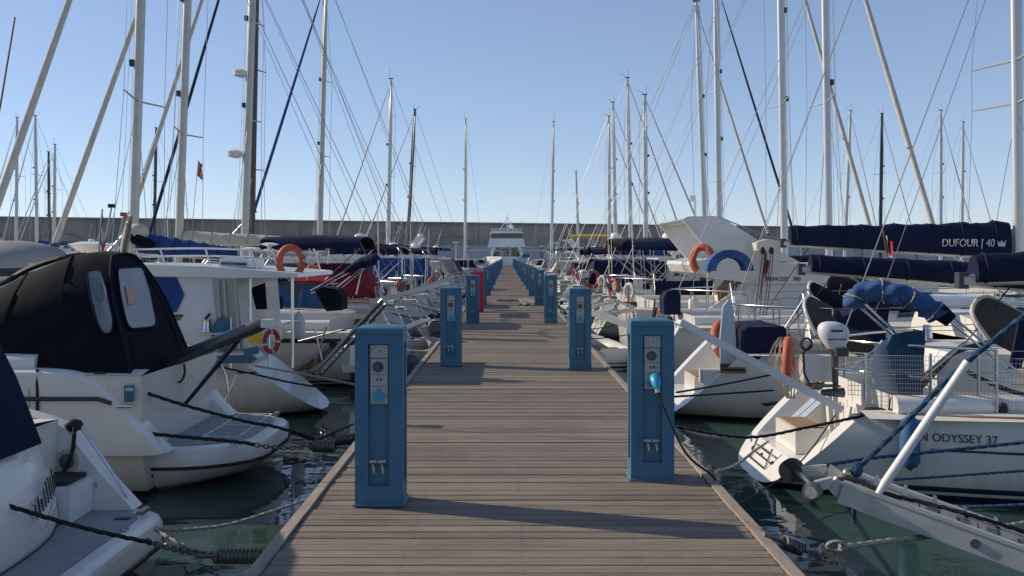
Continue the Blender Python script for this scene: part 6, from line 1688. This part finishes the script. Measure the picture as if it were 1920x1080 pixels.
# litter of rope on the deck by the fourth right pedestal
pts = []
for k in range(40):
    a = k * .7; pts.append(Vector((.62 + .22 * math.cos(a) + .004 * k, 33 + 1.6 * math.sin(a * .83) - .02 * k, .018 + .004 * (k % 3))))
tag(MB().tube(spline(pts, 3), .014, 5).build('rope_heap', 'rope_pale', None, 60, loc=pts[0]), 'untidy pale rope lying on the deck by the fifth right pedestal', 'rope')
pts = [Vector((.38 + .045 * k, 30.1 + .25 * math.sin(k * 1.1), .02)) for k in range(12)]
tag(MB().tube(spline(pts, 4), .018, 5).build('hose', 'flag_green', None, 60, loc=pts[0]), 'green hose lying on the deck beside the fourth right pedestal', 'hose')

# fenders and horseshoe buoys of the boats down both rows
RG = random.Random(21)
for s in (1, -1):
    sd_ = 'right' if s > 0 else 'left'
    for i, d in enumerate([20.0, 24.4, 28.5, 32.8, 37.5, 42.4, 47.2, 51.6, 55.6]):
        x = s * RG.uniform(2.6, 3.3)
        fender('%s hull fender from the camera squeezed between sterns in the %s row' % (ORDN[i], sd_), (x + s * .5, d, WZ + RG.uniform(.45, .7)), .55, .12, RG.choice(('fender_white', 'fender_blue', 'fender_white', 'stripe_navy')), group='fenders of the %s row' % sd_)
    for i, d in enumerate([21.6, 25.6, 29.6, 39.6, 44.0]):
        lifebuoy('%s small horseshoe buoy from the camera on a stern rail in the %s row' % (ORDN[i], sd_), (s * (2.75 + .1 * i), d - .6, WZ + 1.45), (s * -1, -.8, 0), .16, .042, arc=280, start=-50, mat=('flag_white', 'orange', 'flag_white', 'flag_white', 'orange')[i], group='horseshoe buoys of the %s row' % sd_)
    for i, d in enumerate([20.9, 31.6, 41.4]):
        b = Vector((s * (2.5 + .1 * RG.random()), d, WZ + .95))
        flag('%s small ensign from the camera on a stern staff in the %s row' % (ORDN[i], sd_), b, b + Vector((-s * .25, 0, .95)), .30, mats=(('flag_green', 'flag_white', 'flag_red'), ('pennant_pale', 'flag_white'), ('stripe_navy', 'flag_white', 'flag_red'))[i], droop=.85, hgt=.36, side=-s, group='stern ensigns of the %s row' % sd_, pole_r=.010)
    for i, (d, x1) in enumerate(((21.0, 2.9), (25.2, 2.8), (29.4, 2.9), (33.6, 2.9), (41.5, 3.0))):
        a = Vector((s * 1.62, d - .2, .06 + .25 * RG.random())); b = Vector((s * (x1 + .2), d + .2, WZ + 1.05))
        gangway('%s slatted gangway from the camera bridging to the pontoon in the %s row' % (ORDN[i], sd_), a, b, .34, RG.choice(('aluminium', 'steel')), RG.choice(('teak', 'grip_grey', 'gelcoat_cool')), n=8, group='gangways of the %s row' % sd_)

# inflatable tenders tied close to the pontoon
def tender(label, c, ang, L=2.1, W=1.0, mat='grey_canvas', group='inflatable tenders'):
    c = Vector(c); t = thing('tender', label, 'dinghy', c, group); M = Matrix.Rotation(ang, 3, 'Z')
    q = lambda x, y, z: c + M @ Vector((x, y, z))
    pts = spline([q(-L / 2 - .15, W / 2 - .08, .17), q(-L / 2, W / 2 - .08, .17), q(0, W / 2 - .06, .18), q(L * .32, W / 2 - .12, .22), q(L * .5, 0, .33), q(L * .32, -W / 2 + .12, .22), q(0, -W / 2 + .06, .18), q(-L / 2, -W / 2 + .08, .17), q(-L / 2 - .15, -W / 2 + .08, .17)], 5)
    MB().tube(pts, [.04 if k in (0, len(pts) - 1) else .13 if k in (1, len(pts) - 2) else .175 for k in range(len(pts))], 12).build('tube_collar', mat, t, 60)
    MB().prism([q(-L / 2, -W / 2 + .1, .06), q(-L / 2, W / 2 - .1, .06), q(L * .35, W * .2, .08), q(L * .35, -W * .2, .08)], (0, 0, .04)).build('floor', 'teak', t)
    MB().prism([q(-L / 2, -W / 2 + .15, .02), q(-L / 2, W / 2 - .15, .02), q(-L / 2, W / 2 - .15, .38), q(-L / 2, -W / 2 + .15, .38)], M @ Vector((.04, 0, 0))).build('transom_board', 'gelcoat', t)
    MB().bar(q(0, -W / 2 + .1, .28), q(0, W / 2 - .1, .28), .2, .03).build('thwart', 'teak', t)
    tube('grab_line', [p + Vector((0, 0, .15)) for p in pts[6:-6:3]], .01, 'rope_dark', t)
tender('grey inflatable tender tied by the left pontoon edge behind the nearest pedestal', (-1.98, 19.4, WZ), math.radians(75))
tender('white inflatable tender tied by the right pontoon edge beyond the nearest pedestal', (2.05, 19.9, WZ), math.radians(100), mat='fender_white')
tender('small grey inflatable tender farther along the left pontoon edge', (-1.85, 28.4, WZ), math.radians(95), 1.9, .9)
